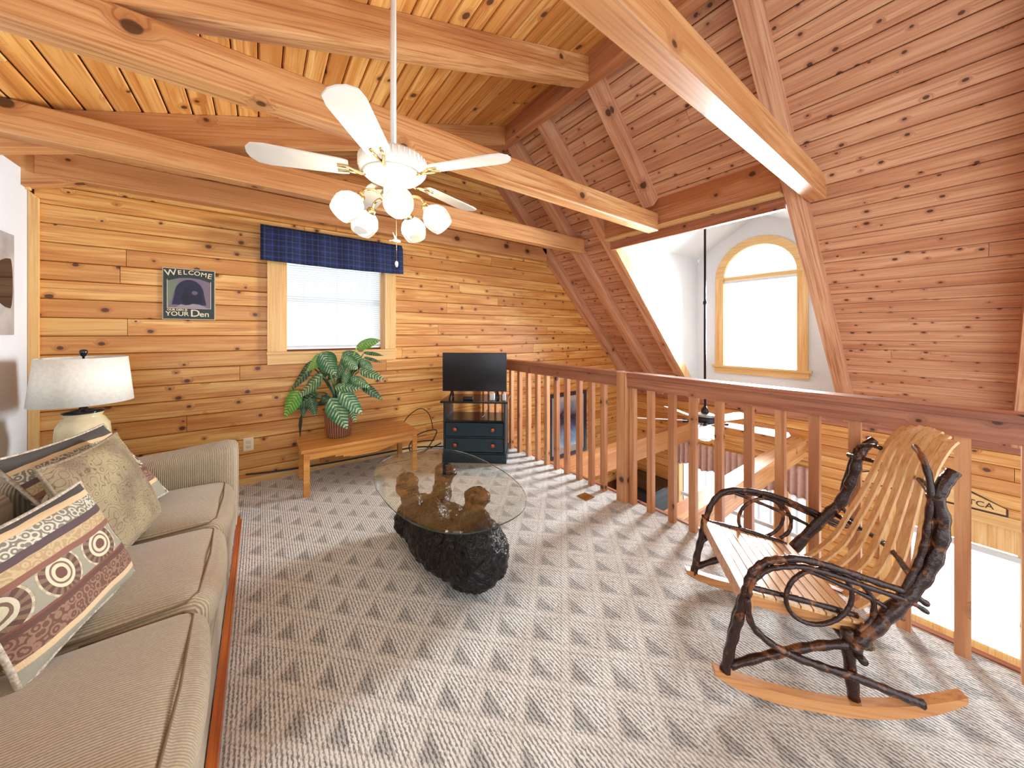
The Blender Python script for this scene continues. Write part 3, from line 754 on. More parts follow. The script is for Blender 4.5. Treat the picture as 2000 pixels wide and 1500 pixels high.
# ---------------------------------------------------------------- bench
m_bench = wood('honey_bench', (1,0,0), (0,1,0), srgb(222,162,88), srgb(206,142,68), srgb(164,98,42), .05, 4, rough=.25, vary=0)
bn = empty('bench', (.73,3.36,0), 'low honey pine bench with a stepped apron under the window', 'bench')
o = part(MB().box((.255,3.11,.35),(1.215,3.60,.375)), 'seat_board', m_bench, bn); b_ = o.modifiers.new('edge','BEVEL'); b_.width = .006; b_.segments = 2
for x in (.275,1.155):
    for y in (3.125,3.545): part(MB().box((x,y,0),(x+.042,y+.042,.35)), 'leg', m_bench, bn)
stp = [(.317,.285),(.46,.285),(.46,.268),(.53,.268),(.53,.250),(.58,.250),(.58,.262),(.60,.25),(.88,.25),(.90,.262),(.90,.268),(.95,.268),(.95,.285),(1.155,.285),(1.155,.35),(.317,.35)]
stp = [(.317,.29),(.50,.29),(.50,.276),(.56,.276),(.56,.262),(.60,.262),(.64,.25),(.84,.25),(.88,.262),(.92,.262),(.92,.276),(.98,.276),(.98,.29),(1.155,.29),(1.155,.35),(.317,.35)]
for y in (3.13,3.562): part(MB().prism(stp, (0,y,0), (1,0,0), (0,0,1), (0,1,0), 0, .018), 'apron', m_bench, bn)
for x in (.28,1.172): part(MB().box((x,3.167,.28),(x+.018,3.545,.35)), 'side_rail', m_bench, bn)
# ---------------------------------------------------------------- plant in a wicker pot
m_wick = NT('wicker'); t = m_wick; P = t.obj(); sx = t.new('ShaderNodeSeparateXYZ'); t.put(sx.inputs[0], P)
ang = t.math('ARCTAN2', sx.outputs[1], sx.outputs[0])
wv = t.math('SINE', t.math('MULTIPLY', ang, 34)); hz = t.math('SINE', t.math('MULTIPLY', sx.outputs[2], 420))
f = t.maprange(t.math('MULTIPLY', wv, hz), -.5, .5); stv = t.maprange(wv, .72, .9)
col = t.mix(f, srgb(98,50,30), srgb(142,84,54)); col = t.mix(stv, col, srgb(206,166,134)); t.bump(f, .004, .8); m_wick = t.fin(col, .6)
pp = empty('potted_plant', (.57,3.40,.376), 'leafy variegated potted plant in a wicker basket on the bench', 'plant')
o = MB().lathe([(.092,0),(.100,.01),(.118,.19),(.128,.235),(.133,.245),(.126,.25),(.118,.235),(.116,.22)], (0,0,0), 40).build('basket', m_wick, pp, True)
MB().lathe([(.117,.218),(.06,.225),(.0,.23)], (0,0,0), 20).build('soil', mottled('dark_soil', srgb(40,30,24), srgb(64,48,36), 40, .9), pp, True)
def leafmat(name, edge, mid):
    t = NT(name); P = t.obj(); sx = t.new('ShaderNodeSeparateXYZ'); t.put(sx.inputs[0], P)
    y = t.math('ABSOLUTE', sx.outputs[1]); x = sx.outputs[0]
    vein = t.math('SINE', t.math('MULTIPLY', t.math('SUBTRACT', x, t.math('MULTIPLY', y, .7)), 60))
    pale = t.math('MULTIPLY', t.maprange(y, .02, .27, 1, 0), t.maprange(vein, -.4, .5))
    n = t.noise(P, 6, 2)
    col = t.mix(t.math('MULTIPLY', pale, t.maprange(n, .3, .6)), edge, mid)
    col = t.mix(t.maprange(y, .006, .014, 1, 0), col, srgb(120,150,80))
    t.bump(vein, .004, .4); return t.fin(col, .3)
m_lf = [leafmat('leaf_deep', srgb(38,104,58), srgb(206,230,196)), leafmat('leaf_fresh', srgb(84,160,56), srgb(190,222,134)), leafmat('leaf_dark', srgb(20,62,42), srgb(120,158,120)), plain('leaf_dry', srgb(46,44,26), .7)]
def leafmesh(mat, droop, fold, narrow):
    n = 12; m = 4; vs_ = []; fs = []
    for i in range(n+1):
        f = i/n; wdt = narrow*(math.sin(math.pi*f**.75))**.8*(1-.25*f)
        for j in range(-m, m+1):
            g_ = j/m; y = wdt*g_; z = -droop*f*f+fold*abs(y)*1.0+.012*math.sin(9*f+2*g_)*abs(g_)
            vs_.append((f, y, z))
    r_ = 2*m+1
    for i in range(n):
        for j in range(2*m): fs.append((i*r_+j, (i+1)*r_+j, (i+1)*r_+j+1, i*r_+j+1))
    me = bpy.data.meshes.new('leaf'); me.from_pydata(vs_, [], fs); me.materials.append(mat)
    me.polygons.foreach_set('use_smooth', [True]*len(me.polygons)); return me
lmesh = {}
camr = Vector((math.cos(TH), -math.sin(TH), 0)); camf = Vector((math.sin(TH), math.cos(TH), 0)); upv = Vector((0,0,1))
K = 3.08/662*.14                                            # metres per sketch unit at the plant
leaves = [ # base, tip, depth, kind, width, sway
 ((600,300),(395,470),-.10,1,.36,.1),((600,270),(760,520),-.14,0,.36,0),((980,200),(1260,110),-.02,1,.26,0),((380,470),(100,760),-.02,2,.15,0),
 ((620,570),(350,800),-.14,0,.28,0),((230,800),(55,1100),-.06,1,.27,0),((750,290),(1040,400),.02,0,.25,0),((870,400),(740,600),-.08,0,.30,0),
 ((1020,400),(1190,510),.0,0,.28,0),((1030,520),(1330,610),-.04,0,.18,0),((930,500),(880,700),-.12,0,.30,0),((960,610),(1190,700),-.10,0,.24,0),
 ((760,740),(1060,720),-.12,0,.24,0),((1060,700),(1330,870),-.06,2,.16,0),((850,780),(1120,1010),-.15,0,.24,0),((740,870),(940,1200),-.17,0,.28,0),
 ((960,880),(1040,1140),-.13,0,.22,0),((480,830),(200,1010),-.05,2,.22,0),((400,880),(480,1090),-.08,2,.24,0),((520,880),(680,960),-.05,2,.26,0),
 ((290,940),(270,1140),-.03,2,.20,0),((1030,290),(1280,315),.05,2,.10,0),((1030,360),(1255,405),.06,2,.09,0),((320,400),(145,590),.05,2,.12,0),
 ((250,1130),(235,1390),-.05,3,.07,0),((640,520),(380,620),-.02,2,.22,0),((820,330),(1010,470),-.06,0,.34,0),((700,480),(560,640),.04,2,.28,0),
 ((1000,420),(850,560),.04,2,.3,0),((560,950),(420,1000),.02,2,.3,0),((880,820),(760,1000),.03,2,.3,0)]
crown = Vector((0,0,.24))
random.seed(21)
for (b, e, d, kd, nw, sw) in leaves:
    def W_(p, dd): return camr*((p[0]-720)*K)+upv*((1440-p[1])*K)+camf*dd
    B_ = W_(b, d); E_ = W_(e, d-.03); ax = E_-B_; L0 = ax.length
    x = ax.normalized(); nrm = (-camf*.75+upv*.55+camr*random.uniform(-.3,.3)); nrm = (nrm-x*nrm.dot(x)).normalized(); y = nrm.cross(x)
    key = (kd, round(nw, 2))
    if key not in lmesh: lmesh[key] = leafmesh(m_lf[kd], random.uniform(.1,.2), -.15, nw*1.1)
    o = bpy.data.objects.new('leaf', lmesh[key]); COL.objects.link(o); o.parent = pp
    M = Matrix((x, y, nrm)).transposed().to_4x4(); o.matrix_local = Matrix.Translation(B_) @ M @ Matrix.Scale(L0*1.2, 4)
    if kd != 3:
        mid = crown.lerp(B_, .55)+Vector((0,0,.05))
        MB().tube(spline([crown+Vector((random.uniform(-.03,.03),random.uniform(-.03,.03),-.02)), mid, B_+x*.01], 4), [.006]*8+[.004], 5).build('leaf_stem', m_lf[1] if kd == 1 else m_lf[2], pp, True)
for dx in (-.02,.012,.03): MB().tube([(dx,0,.21),(dx*.8,.01,.36),(dx*.5,.0,.52)], [.013,.011,.008], 8).build('cane', plain('green_cane', srgb(92,110,52), .5), pp, True)
# ---------------------------------------------------------------- tv stand and tv
m_navy = plain('dark_teal_paint', srgb(24,44,54), .35); m_navy2 = plain('teal_drawer_paint', srgb(26,50,60), .32)
m_top = plain('worn_dark_top', srgb(30,38,42), .15); m_copper = plain('copper_knob', srgb(178,96,66), .35, .7)
ts = empty('tv_stand', (1.72,2.955,0), 'dark teal two drawer stand with an open shelf below the tv', 'tv stand', rz=-.70)
def lp_(mb, name, mat, par, smooth=False): return mb.build(name, mat, par, smooth)
# local: x along the front (right = +x), y into the corner, front at y=0
lp_(MB().box((-.315,.01,.085),(-.297,.37,.60)), 'side_panel', m_navy, ts); lp_(MB().box((.297,.01,.085),(.315,.37,.60)), 'side_panel', m_navy, ts)
lp_(MB().box((-.297,.01,.085),(.297,.37,.10)), 'bottom_panel', m_navy, ts)
lp_(MB().box((-.297,.352,.10),(.297,.37,.405)), 'back_panel', m_navy, ts)
lp_(MB().box((-.297,.012,.405),(.297,.37,.425)), 'shelf', m_top, ts)
lp_(MB().box((-.325,-.006,0),(.325,.38,.085)), 'plinth', m_navy, ts)
o = lp_(MB().box((-.34,-.025,.60),(.34,.39,.622)), 'top_board', m_top, ts); b_ = o.modifiers.new('edge','BEVEL'); b_.width = .005; b_.segments = 2
lp_(MB().box((-.297,.006,.248),(.297,.03,.262)), 'divider', m_navy, ts)
for z0, z1 in ((.108,.244),(.266,.400)):
    dw = lp_(MB().box((-.292,0,z0),(.292,.33,z1)), 'drawer', m_navy2, ts); b_ = dw.modifiers.new('edge','BEVEL'); b_.width = .004
    for x in (-.19,.19):
        lp_(MB().lathe([(.008,0),(.009,.012),(.021,.016),(.022,.024),(.016,.029),(.004,.031)], (0,0,0), 16, Matrix.Translation((x,0,(z0+z1)/2+.004)) @ Matrix.Rotation(math.pi/2, 4, 'X')), 'knob', m_copper, dw, True)
m_scr = plain('tv_screen', (.004,.004,.009,1), .18); m_tvb = plain('tv_bezel', (.01,.01,.012,1), .4)
tv = empty('television', (1.785,3.06,.622), 'black flat screen tv standing on the dark teal stand', 'television', rz=-.70)
lp_(MB().box((-.335,.0,.075),(.335,.035,.475)), 'body', m_tvb, tv); lp_(MB().box((-.328,-.003,.085),(.328,-.0002,.468)), 'screen', m_scr, tv)
for s_ in (-1, 1):
    lp_(MB().tube([(s_*.235,.02,.09),(s_*.245,-.06,.008)], .011, 6), 'foot', m_tvb, tv); lp_(MB().tube([(s_*.235,.02,.09),(s_*.245,.10,.008)], .011, 6), 'foot', m_tvb, tv)
def stand_pt(x, y, z): return Vector((1.72,2.955,0))+Vector((math.cos(.7)*x+math.sin(.7)*y, -math.sin(.7)*x+math.cos(.7)*y, z))
def small(name, x, y, z, s, mat, label, cat):
    o = MB().soft((-s[0]/2,-s[1]/2,0),(s[0]/2,s[1]/2,s[2]), min(s)*.2, n=4).build(name, mat, None, True); o.location = stand_pt(x,y,z); o.rotation_euler.z = -math.pi/4+.1
    return tag(o, label, cat)
small('cable_box', -.07, .06, .623, (.10,.07,.028), m_tvb, 'small black box lying on the tv stand top', 'cable box')
small('power_adapter', .18, .04, .623, (.05,.04,.075), m_white, 'white power adapter standing by the tv foot', 'adapter')
small('power_adapter', .30, .03, .623, (.034,.034,.07), m_white, 'smaller white plug at the right end of the tv stand', 'adapter')
def cable(name, pts, r, mat, label, k=6): return tag(MB().tube(spline(pts, k), r, 6).build(name, mat, None, True), label, 'cable')
sp = [stand_pt(.08,.25,.66), stand_pt(.13,.12,.70), stand_pt(.18,.3,.64), stand_pt(.10,.40,.60), stand_pt(.02,.2,.43)]
cable('white_cable', [stand_pt(.10,.36,.54), stand_pt(.11,.25,.50), stand_pt(.08,.16,.44), stand_pt(.06,.14,.428)], .004, m_white, 'white cable hanging in the open shelf of the tv stand')
m_cab = plain('black_cable', (.02,.02,.022,1), .5)
cable('floor_cable', [(-.10,3.66,.10),(.15,3.67,.07),(.55,3.67,.05),(1.0,3.66,.045),(1.35,3.62,.05),(1.50,3.50,.06),(1.60,3.40,.07)], .008, m_cab, 'black cable running along the floor behind the bench')
cable('cable_coil', [(1.56,3.38,.12),(1.42,3.46,.05),(1.32,3.52,.02),(1.26,3.52,.10),(1.33,3.50,.21),(1.45,3.44,.26),(1.52,3.40,.24),(1.40,3.46,.03),(1.30,3.52,.04),(1.34,3.5,.14),(1.50,3.42,.15)], .006, m_cab, 'loose black cable coil on the carpet beside the tv stand')
cable('wall_cable', [(1.20,3.66,.26),(1.30,3.64,.40),(1.42,3.60,.47),(1.50,3.55,.40),(1.52,3.50,.25)], .005, m_cab, 'thin black cable looping up the wall beside the tv stand')
# ---------------------------------------------------------------- wall things
vl = empty('valance', (.61,YW-.06,2.2), 'blue and grey plaid valance over the gable window', 'valance')
t = NT('blue_plaid'); P = t.pos(); x = t.dot(P,(1,0,0)); z = t.dot(P,(0,0,1))
def stripe(v, per, off, wd): return t.math('LESS_THAN', t.math('FRACT', t.math('MULTIPLY_ADD', v, 1/per, off)), wd)
col = t.mix(t.math('MULTIPLY', stripe(x,.10,0,.5), .6), srgb(26,38,78), srgb(14,20,44))
col = t.mix(t.math('MULTIPLY', stripe(z,.10,.2,.5), .5), col, srgb(16,24,40))
for (v, of) in ((x,.2),(x,.75),(z,.45),(z,.95)): col = t.mix(t.math('MULTIPLY', stripe(v,.10,of,.07), .55), col, srgb(50,70,136))
m_plaid = t.fin(col, .85)
vm = MB(); nx = 40; rows = [(2.245,.0),(2.235,.06),(2.19,.095),(2.09,.10),(2.0,.105),(1.925,.11)]
vs_ = []
for zi, off in rows:
    for i in range(nx+1):
        f = i/nx; x = lerp(.0,1.215,f); vs_.append((x, YW-.03-off+.006*math.sin(f*30)*(off/.1), zi-.012*math.sin(f*math.pi)*(1 if zi < 2 else 0)))
fs = [(r*(nx+1)+i, r*(nx+1)+i+1, (r+1)*(nx+1)+i+1, (r+1)*(nx+1)+i) for r in range(len(rows)-1) for i in range(nx)]
o = part(vm.add(vs_, fs), 'cloth', m_plaid, vl, True); o.modifiers.new('hem','SOLIDIFY').thickness = .004
for a in (.0,1.205): part(MB().prism([(0,1.94),(0,2.23),(-.095,2.19),(-.10,1.94)], (a,YW-.03,0), (0,1,0), (0,0,1), (1,0,0), 0, .006), 'side_return', m_plaid, vl)
part(MB().box((.02,YW-.05,2.16),(1.19,YW-.027,2.235)), 'mounting_board', m_trimX, vl)
# welcome sign
sg = empty('welcome_sign', (-.452,YW-.02,1.61), 'dark green tin sign with a bear in a cave reading WELCOME', 'sign')
m_tin = mottled('dark_green_tin', srgb(34,46,42), srgb(22,32,32), 20, .4); m_cream = plain('cream_print', srgb(222,212,178), .6)
m_edge = plain('worn_edge', srgb(196,180,150), .6)
part(MB().box((-.606,YW-.008,1.408),(-.298,YW-.001,1.812)), 'worn_rim', m_edge, sg)
part(MB().box((-.600,YW-.011,1.414),(-.304,YW-.0081,1.806)), 'plate', m_tin, sg)
def flat(pts, lift, name, mat): return part(MB().prism(pts, (-.452,YW-.011-lift,1.61), (1,0,0), (0,0,1), (0,1,0), 0, .0006), name, mat, sg)
def oval(cx, cz, rx, rz, n=20, a0=0, a1=2*math.pi): return [(cx+rx*math.cos(a0+(a1-a0)*i/n), cz+rz*math.sin(a0+(a1-a0)*i/n)) for i in range(n+(0 if a1-a0 > 6.2 else 1))]
flat([(-.125,-.11),(.125,-.11),(.125,.10),(.06,.125),(0,.13),(-.06,.125),(-.125,.10)], .001, 'picture_field', plain('violet_rock', srgb(120,104,118), .6))
flat([(-.125,-.11),(-.06,.115),(-.09,.11),(-.125,.10)], .0018, 'rock_face', plain('green_rock', srgb(112,122,104), .6))
flat([(-.10,-.085)]+oval(.0,.0,.085,.115,14,math.pi,0)+[(.10,-.085)], .0026, 'cave_mouth', plain('cave_dark', srgb(34,34,62), .6))
flat([(-.08,-.105),(-.05,-.08),(-.02,-.09),(.02,-.075),(.06,-.08),(.105,-.108)], .0046, 'pale_ground', plain('pale_ground', srgb(150,142,152), .6))
flat(oval(.015,-.03,.06,.06), .0034, 'bear_body', plain('bear_dark', srgb(20,22,42), .6)); flat(oval(.02,.03,.045,.043), .0040, 'bear_head', plain('bear_head_dark', srgb(28,30,54), .6))
flat(oval(.03,.012,.018,.016), .0048, 'muzzle', plain('muzzle_tan', srgb(104,88,104), .6))
def text(s_, x, z, size, par=sg, mat=m_cream, o=(-.452,YW-.0128,1.61), rot=(math.pi/2,0,0), ext=.0004, ang=0, name='lettering', xs=1):
    c = bpy.data.curves.new(name, 'FONT'); c.body = s_; c.size = size; c.extrude = ext; c.align_x = 'CENTER'; c.resolution_u = 3; c.offset = .0006
    c.materials.append(mat); tmp = bpy.data.objects.new(name, c); COL.objects.link(tmp)
    me = bpy.data.meshes.new_from_object(tmp.evaluated_get(bpy.context.evaluated_depsgraph_get())); bpy.data.objects.remove(tmp)
    ob = bpy.data.objects.new(name, me); COL.objects.link(ob); ob.parent = par; ob.matrix_parent_inverse = Matrix.Translation(-par.location)
    ob.rotation_euler = rot; ob.scale = (xs,1,1); ob.location = Vector(o)+Vector((x,0,z)); return ob
for ch, x, z, s_, a in (('W',-.105,.142,.066,.14),('E',-.056,.152,.048,.09),('L',-.025,.156,.048,.04),('C',.008,.157,.048,0),('O',.044,.154,.048,-.05),('M',.083,.147,.048,-.10),('E',.117,.135,.058,-.16)):
    l_ = text(ch, x, z, s_); l_.rotation_euler = (math.pi/2, -a, 0)
text('OUR DEN IS', -.07, -.132, .021); text('YOUR', -.07, -.172, .048); text('D', .033, -.176, .080); text('en', .088, -.176, .062)
for a in (-.128,.125): part(MB().box((-.452+a,YW-.0128,1.50),(-.452+a+.003,YW-.0111,1.72)), 'print_border', m_cream, sg)
part(MB().box((-.58,YW-.0128,1.497),(-.324,YW-.0111,1.50)), 'print_border', m_cream, sg)
# outlet
ol = MB().soft((-.118,YW-.006,.285),(-.045,YW,.40), .004, n=4).build('wall_outlet', plain('ivory_plastic', srgb(226,214,186), .4), None, True); tag(ol, 'ivory wall outlet just past the sofa arm', 'outlet')
for z in (.322,.362): MB().soft((-.098,YW-.009,z-.014),(-.065,YW-.005,z+.014), .004, n=4).build('socket', plain('ivory_socket', srgb(206,194,166), .4), ol, True)
# framed picture lower down on the gable wall
fp_ = empty('framed_picture', (3.83,YW-.02,-.1), 'dark framed print with pale mat on the gable wall beyond the railing', 'picture')
x0, x1, z0, z1 = 3.42, 4.23, -.59, .385
for nm, lo, hi in (('frame_side',(x0,YW-.035,z0),(x0+.05,YW-.001,z1)),('frame_side',(x1-.05,YW-.035,z0),(x1,YW-.001,z1)),('frame_rail',(x0+.05,YW-.035,z1-.05),(x1-.05,YW-.001,z1)),('frame_rail',(x0+.05,YW-.035,z0),(x1-.05,YW-.001,z0+.05))):
    part(MB().box(lo, hi), nm, plain('dark_frame', srgb(44,44,58), .3), fp_)
part(MB().box((x0+.05,YW-.018,z0+.05),(x1-.05,YW-.002,z1-.05)), 'mat', plain('grey_mat', srgb(176,168,160), .5), fp_)
t = NT('water_print'); P = t.pos(); n_ = t.noise(P, 4, 4, .6, 1.0); hz = t.maprange(t.dot(P,(0,0,1)), -.5, .3)
col = t.ramp(t.math('MULTIPLY_ADD', n_, .5, t.math('MULTIPLY', hz, .6)), [(.15,srgb(225,232,238)),(.35,srgb(120,160,196)),(.5,srgb(84,98,140)),(.62,srgb(52,50,66)),(.8,srgb(150,156,176))])
part(MB().box((x0+.14,YW-.021,z0+.15),(x1-.14,YW-.0181,z1-.13)), 'print', t.fin(col, .15), fp_)
# brass floor register
fr = MB().box((2.03,1.765,0),(2.125,1.865,.004)).build('floor_register', plain('aged_brass', srgb(176,132,70), .35, .8)); tag(fr, 'small brass floor register in the carpet near the post', 'vent')
# low black stove in the room below, valances, door sign
st = empty('black_cabinet', (5.2,3.2,-2.6), 'low black cabinet in the corner of the lower room', 'cabinet')
part(MB().soft((4.86,2.90,-2.6),(5.44,3.52,-1.17), .02, n=4), 'body', m_tvb, st, True); part(MB().box((4.83,2.87,-1.169),(5.47,3.55,-1.145)), 'top', m_blk, st)
t = NT('mauve_valance'); P = t.pos(); n_ = t.noise(P, 30, 2); m_val = t.fin(t.mix(n_, srgb(206,170,156), srgb(180,142,128)), .9)
def ruffle(y0, y1, z1, z0, label):
    n = int((y1-y0)*90); vs_ = []; rows = 7
    for r in range(rows):
        f = r/(rows-1)
        for i in range(n+1):
            y = lerp(y0,y1,i/n); amp = .012+.016*f
            vs_.append((XE-.07-amp*math.sin(y*75+.8*math.sin(y*9))-(.01 if r == 1 else 0), y, lerp(z1,z0,f)-(.025*math.sin(y*16)*f if f > .5 else 0)))
    fs = [(r*(n+1)+i,r*(n+1)+i+1,(r+1)*(n+1)+i+1,(r+1)*(n+1)+i) for r in range(rows-1) for i in range(n)]
    o = MB().add(vs_, fs).build('window_valance', m_val, None, True); o.modifiers.new('hem','SOLIDIFY').thickness = .003
    MB().tube([(XE-.05,y0,z1-.04),(XE-.05,y1,z1-.04)], .01, 6).build('curtain_rod', m_trimY, o)
    return tag(o, label, 'valance', 'ruffled valances of the lower window')
ruffle(1.50, 2.92, -.42, -.80, 'wide ruffled mauve valance over the lower window')
ruffle(1.12, 1.42, -.38, -.76, 'narrow ruffled mauve valance next to the loft-level beam')
ds = empty('door_sign', (XE-.02,.30,-.35), 'arched tan wooden sign with dark edge on the lower door head', 'sign')
am = [(-.22,-.395),(.82,-.395),(.82,-.33),(.55,-.20),(.30,-.165),(.05,-.20),(-.22,-.33)]
def arched(s_): return [(.30+(y-.30)*s_, -.30+(z+.30)*s_) for y, z in am]
part(MB().prism(arched(1), (XE-.022,0,0), (0,1,0), (0,0,1), (1,0,0), 0, .02), 'board', plain('dark_sign_edge', srgb(64,40,28), .6), ds)
part(MB().prism([(.30+(y-.30)*.975, -.297+(z+.297)*.86) for y, z in am], (XE-.025,0,0), (0,1,0), (0,0,1), (1,0,0), 0, .003), 'face', m_trimY, ds)
for s_, y in (('M',.42),('T',.16),('ETCA',-.05)):
    l_ = text(s_, 0, 0, .10 if len(s_) == 1 else .075, ds, plain('sign_ink', srgb(60,44,34), .7), (XE-.0262,y,-.355), (math.pi/2,0,-math.pi/2), .0005)
# ---------------------------------------------------------------- bent-twig rocking chair
C0 = Vector((1.588,.270,0)); CF = Vector((-.671,.742,0)); CW = Vector((.742,.671,0))
rc = empty('rocking_chair', C0, 'bentwood rocking chair of dark bark branches and pale wooden slats', 'chair')
t = NT('hickory_bark'); P = t.pos(); n1 = t.noise(P, 17, 3, .6, .6); n2 = t.noise(P, 90, 2)
col = t.mix(t.maprange(n1, .56, .66), srgb(52,30,24), srgb(150,92,52)); col = t.mix(t.math('MULTIPLY', n2, .5), col, srgb(34,22,22))
t.bump(n2, .004, .5); m_bark = t.fin(col, .22)
m_oak = wood('oak_slat', (0,0,1), (1,0,0), srgb(238,202,152), srgb(228,186,134), srgb(196,140,90), .03, 3, rough=.25, vary=.1)
m_oakW = wood('oak_seat_slat', tuple(CW), tuple(CF), srgb(234,196,146), srgb(222,178,126), srgb(190,134,84), .03, 3, rough=.30, vary=.1)
m_rock = wood('oak_rocker', tuple(CF), (0,0,1), srgb(222,166,112), srgb(206,146,92), srgb(170,104,58), .05, 3, rough=.25, vary=.1)
def cp(f, w, z): return C0+CF*f+CW*w+Vector((0,0,z))
def cpart(mb, name, mat, smooth=True):
    o = mb.build(name, mat, rc, smooth); o.matrix_parent_inverse = Matrix.Translation(-rc.location); return o
def stick(name, pts, w, r0, r1=None, n=8, bump_=.12, mat=None):
    P_ = [cp(p[0], w if len(p) == 2 else p[2], p[1]) for p in pts]
    q = spline(P_, 6); r1 = r1 or r0; k = len(q)
    rad = [lerp(r0, r1, i/(k-1))*(1+bump_*math.sin(i*1.7+pts[0][0]*40)) for i in range(k)]
    return cpart(MB().tube(q, rad, n), name, mat or m_bark)
def rocker(w, off=0, f1=.385, f0=-.35):
    n = 24; prof = []
    top = lambda f: .028+.43*(f-.06)**2*(1.0 if f > .06 else 1.35)
    fsn = [lerp(f0, f1, i/n) for i in range(n+1)]
    up_ = [(f+off, top(f)+.012) for f in fsn]; dn_ = [(f+off, max(top(f)-.030*(1-.75*max(0, abs((f-.02)/.37))**6), .0005)) for f in fsn]
    a = [cp(f, w-.016, z) for f, z in up_+dn_[::-1]]; b = [cp(f, w+.016, z) for f, z in up_+dn_[::-1]]; m = len(a)
    fs = [(i,(i+1)%m,(i+1)%m+m,i+m) for i in range(m)]
    for i in range(n):
        j = m-1-i; fs += [(i,j,j-1,i+1),(i+m,i+1+m,j-1+m,j+m)]
    cpart(MB().add(a+b, fs), 'rocker', m_rock, False)
rocker(0); rocker(.54, -.06, f0=-.25)
for sd in (0, 1):
    w = (0, .54)[sd]; o_ = (0, -.045)[sd]                    # the far frame sits slightly further back
    if sd == 0:
        arm = [(.281,.345),(.277,.381),(.261,.437),(.221,.482),(.175,.501),(.098,.511),(-.006,.491),(-.113,.463),(-.204,.439),(-.254,.411)]
        leg = [(.347,.075),(.325,.18),(.300,.28),(.278,.375)]
        post = [(-.045,.225),(-.071,.263),(-.149,.360),(-.217,.453),(-.271,.559),(-.294,.676),(-.275,.771)]
        tip = [(-.278,.755),(-.30,.81),(-.327,.853)]
        thin = [(-.17,.40),(-.217,.503),(-.244,.588),(-.258,.688),(-.265,.795),(-.268,.877,.03),(-.30,.90,.10)]
    else:
        arm = [(.240,.30),(.231,.342),(.202,.428),(.144,.496),(.043,.512),(-.089,.493),(-.248,.435),(-.351,.392),(-.385,.378)]
        leg = [(.289,.055),(.27,.16),(.248,.264),(.235,.345)]
        post = [(-.120,.19,.54),(-.153,.231,.54),(-.269,.402,.525),(-.341,.504,.51),(-.382,.638,.495),(-.397,.734,.49)]
        tip = [(-.392,.715,.49),(-.425,.78,.487),(-.455,.815,.48)]
        thin = [(-.36,.55,.53),(-.392,.70,.52),(-.40,.775,.49),(-.40,.805,.42),(-.395,.81,.37)]
    stick('arm_rod', arm, w, .015, .010)
    stick('arm_rod', [(f*.985+.004, z-.020) for f, z in arm[1:]], w+(.012 if sd else -.012), .009, .008)
    stick('leg', leg, w, .017, .016)
    stick('back_post', post, w, .023, .020)
    stick('branch_tip', tip, w, .019, .017, bump_=.05)
    stick('back_loop', thin, w, .010, .009)
    ox, oz = ((.054,.388) if sd == 0 else (-.02,.380)); rx, rz = (.097,.098)
    ov = [(ox+rx*math.cos(a)-.02*math.sin(a), oz+rz*math.sin(a)-.0*math.cos(a)) for a in [i*math.pi/8 for i in range(17)]]
    stick('oval_hoop', ov, w, .0075, .0075, bump_=.05)
    big_ = [(.281+o_,.36),(.269+o_,.275),(.221+o_,.221),(.144+o_,.182),(.053+o_,.160),(-.049+o_,.141),(-.149+o_,.114),(-.231+(0 if sd == 0 else .02),.092)]
    stick('sweep_brace', big_, w+(.012 if sd else -.014), .011, .014)
    stick('side_stretcher', [(.329+o_,.094),(.221+o_,.146),(.098+o_,.199),(-.006+o_,.230),(-.106+o_,.244)], w+(.0 if sd else .004), .014, .014)
    stick('rear_leg', [(-.039+o_,.285),(-.042+o_,.20),(-.057+o_,.05)], w+(-.01 if sd else .01), .019, .018)
    stick('inner_hoop', [(.02+o_,.49),(-.06+o_,.46),(-.105+o_,.40),(-.10+o_,.33),(-.06+o_,.29)], w, .009, .008)
    stick('seat_rod', [(.27+o_*.8,.378-(.03 if sd else 0)),(.10+o_,.355-(.035 if sd else 0)),(-.075+o_,.325-(.05 if sd else 0))], w+(-.022 if sd else .022), .010, .010)
    stick('lower_arm_rod', [(.16+o_,.50),(.03+o_,.455),(-.10+o_,.405),(-.19+o_*1.6,.35)], w, .008, .008)
    stick('twig_fork', [(post[3][0],post[3][1]-.02,w-.03*sd),(post[3][0]-.03,post[3][1]-.06,w+(-.04 if sd else .05)),(post[3][0]-.035,post[3][1]-.10,w+(-.08 if sd else .09))], w, .009, .008)
# seat: front board, side rails, slats across
def seat_z(f, w): return lerp(lerp(.300,.352,(f+.08)/.34), lerp(.262,.335,(f+.13)/.34), w/.54)
def seat_o(w): return lerp(0,-.045,w/.54)
def slab(f0, f1, z_off, th, w0=.012, w1=.528):
    vs_ = []
    for dz in (0, -th):
        for (f, w) in ((f0,w0),(f1,w0),(f1,w1),(f0,w1)): vs_.append(cp(f+seat_o(w), w, seat_z(f+seat_o(w), w)+z_off+dz))
    return MB().add(vs_, [(0,1,2,3),(7,6,5,4),(0,4,5,1),(1,5,6,2),(2,6,7,3),(3,7,4,0)])
cpart(slab(.255, .290, .012, .062, .0, .54), 'front_board', m_rock, False)
cpart(slab(-.115, -.088, -.006, .045), 'rear_board', m_rock, False)
for k in range(9):
    f1 = .252-k*.0385; cpart(slab(f1-.033, f1, .012, .010), 'seat_slat', m_oakW, False)
for w0, w1 in ((.020,.040),(.50,.52)): cpart(slab(-.10, .254, .0015, .040, w0, w1), 'side_rail', m_rock, False)
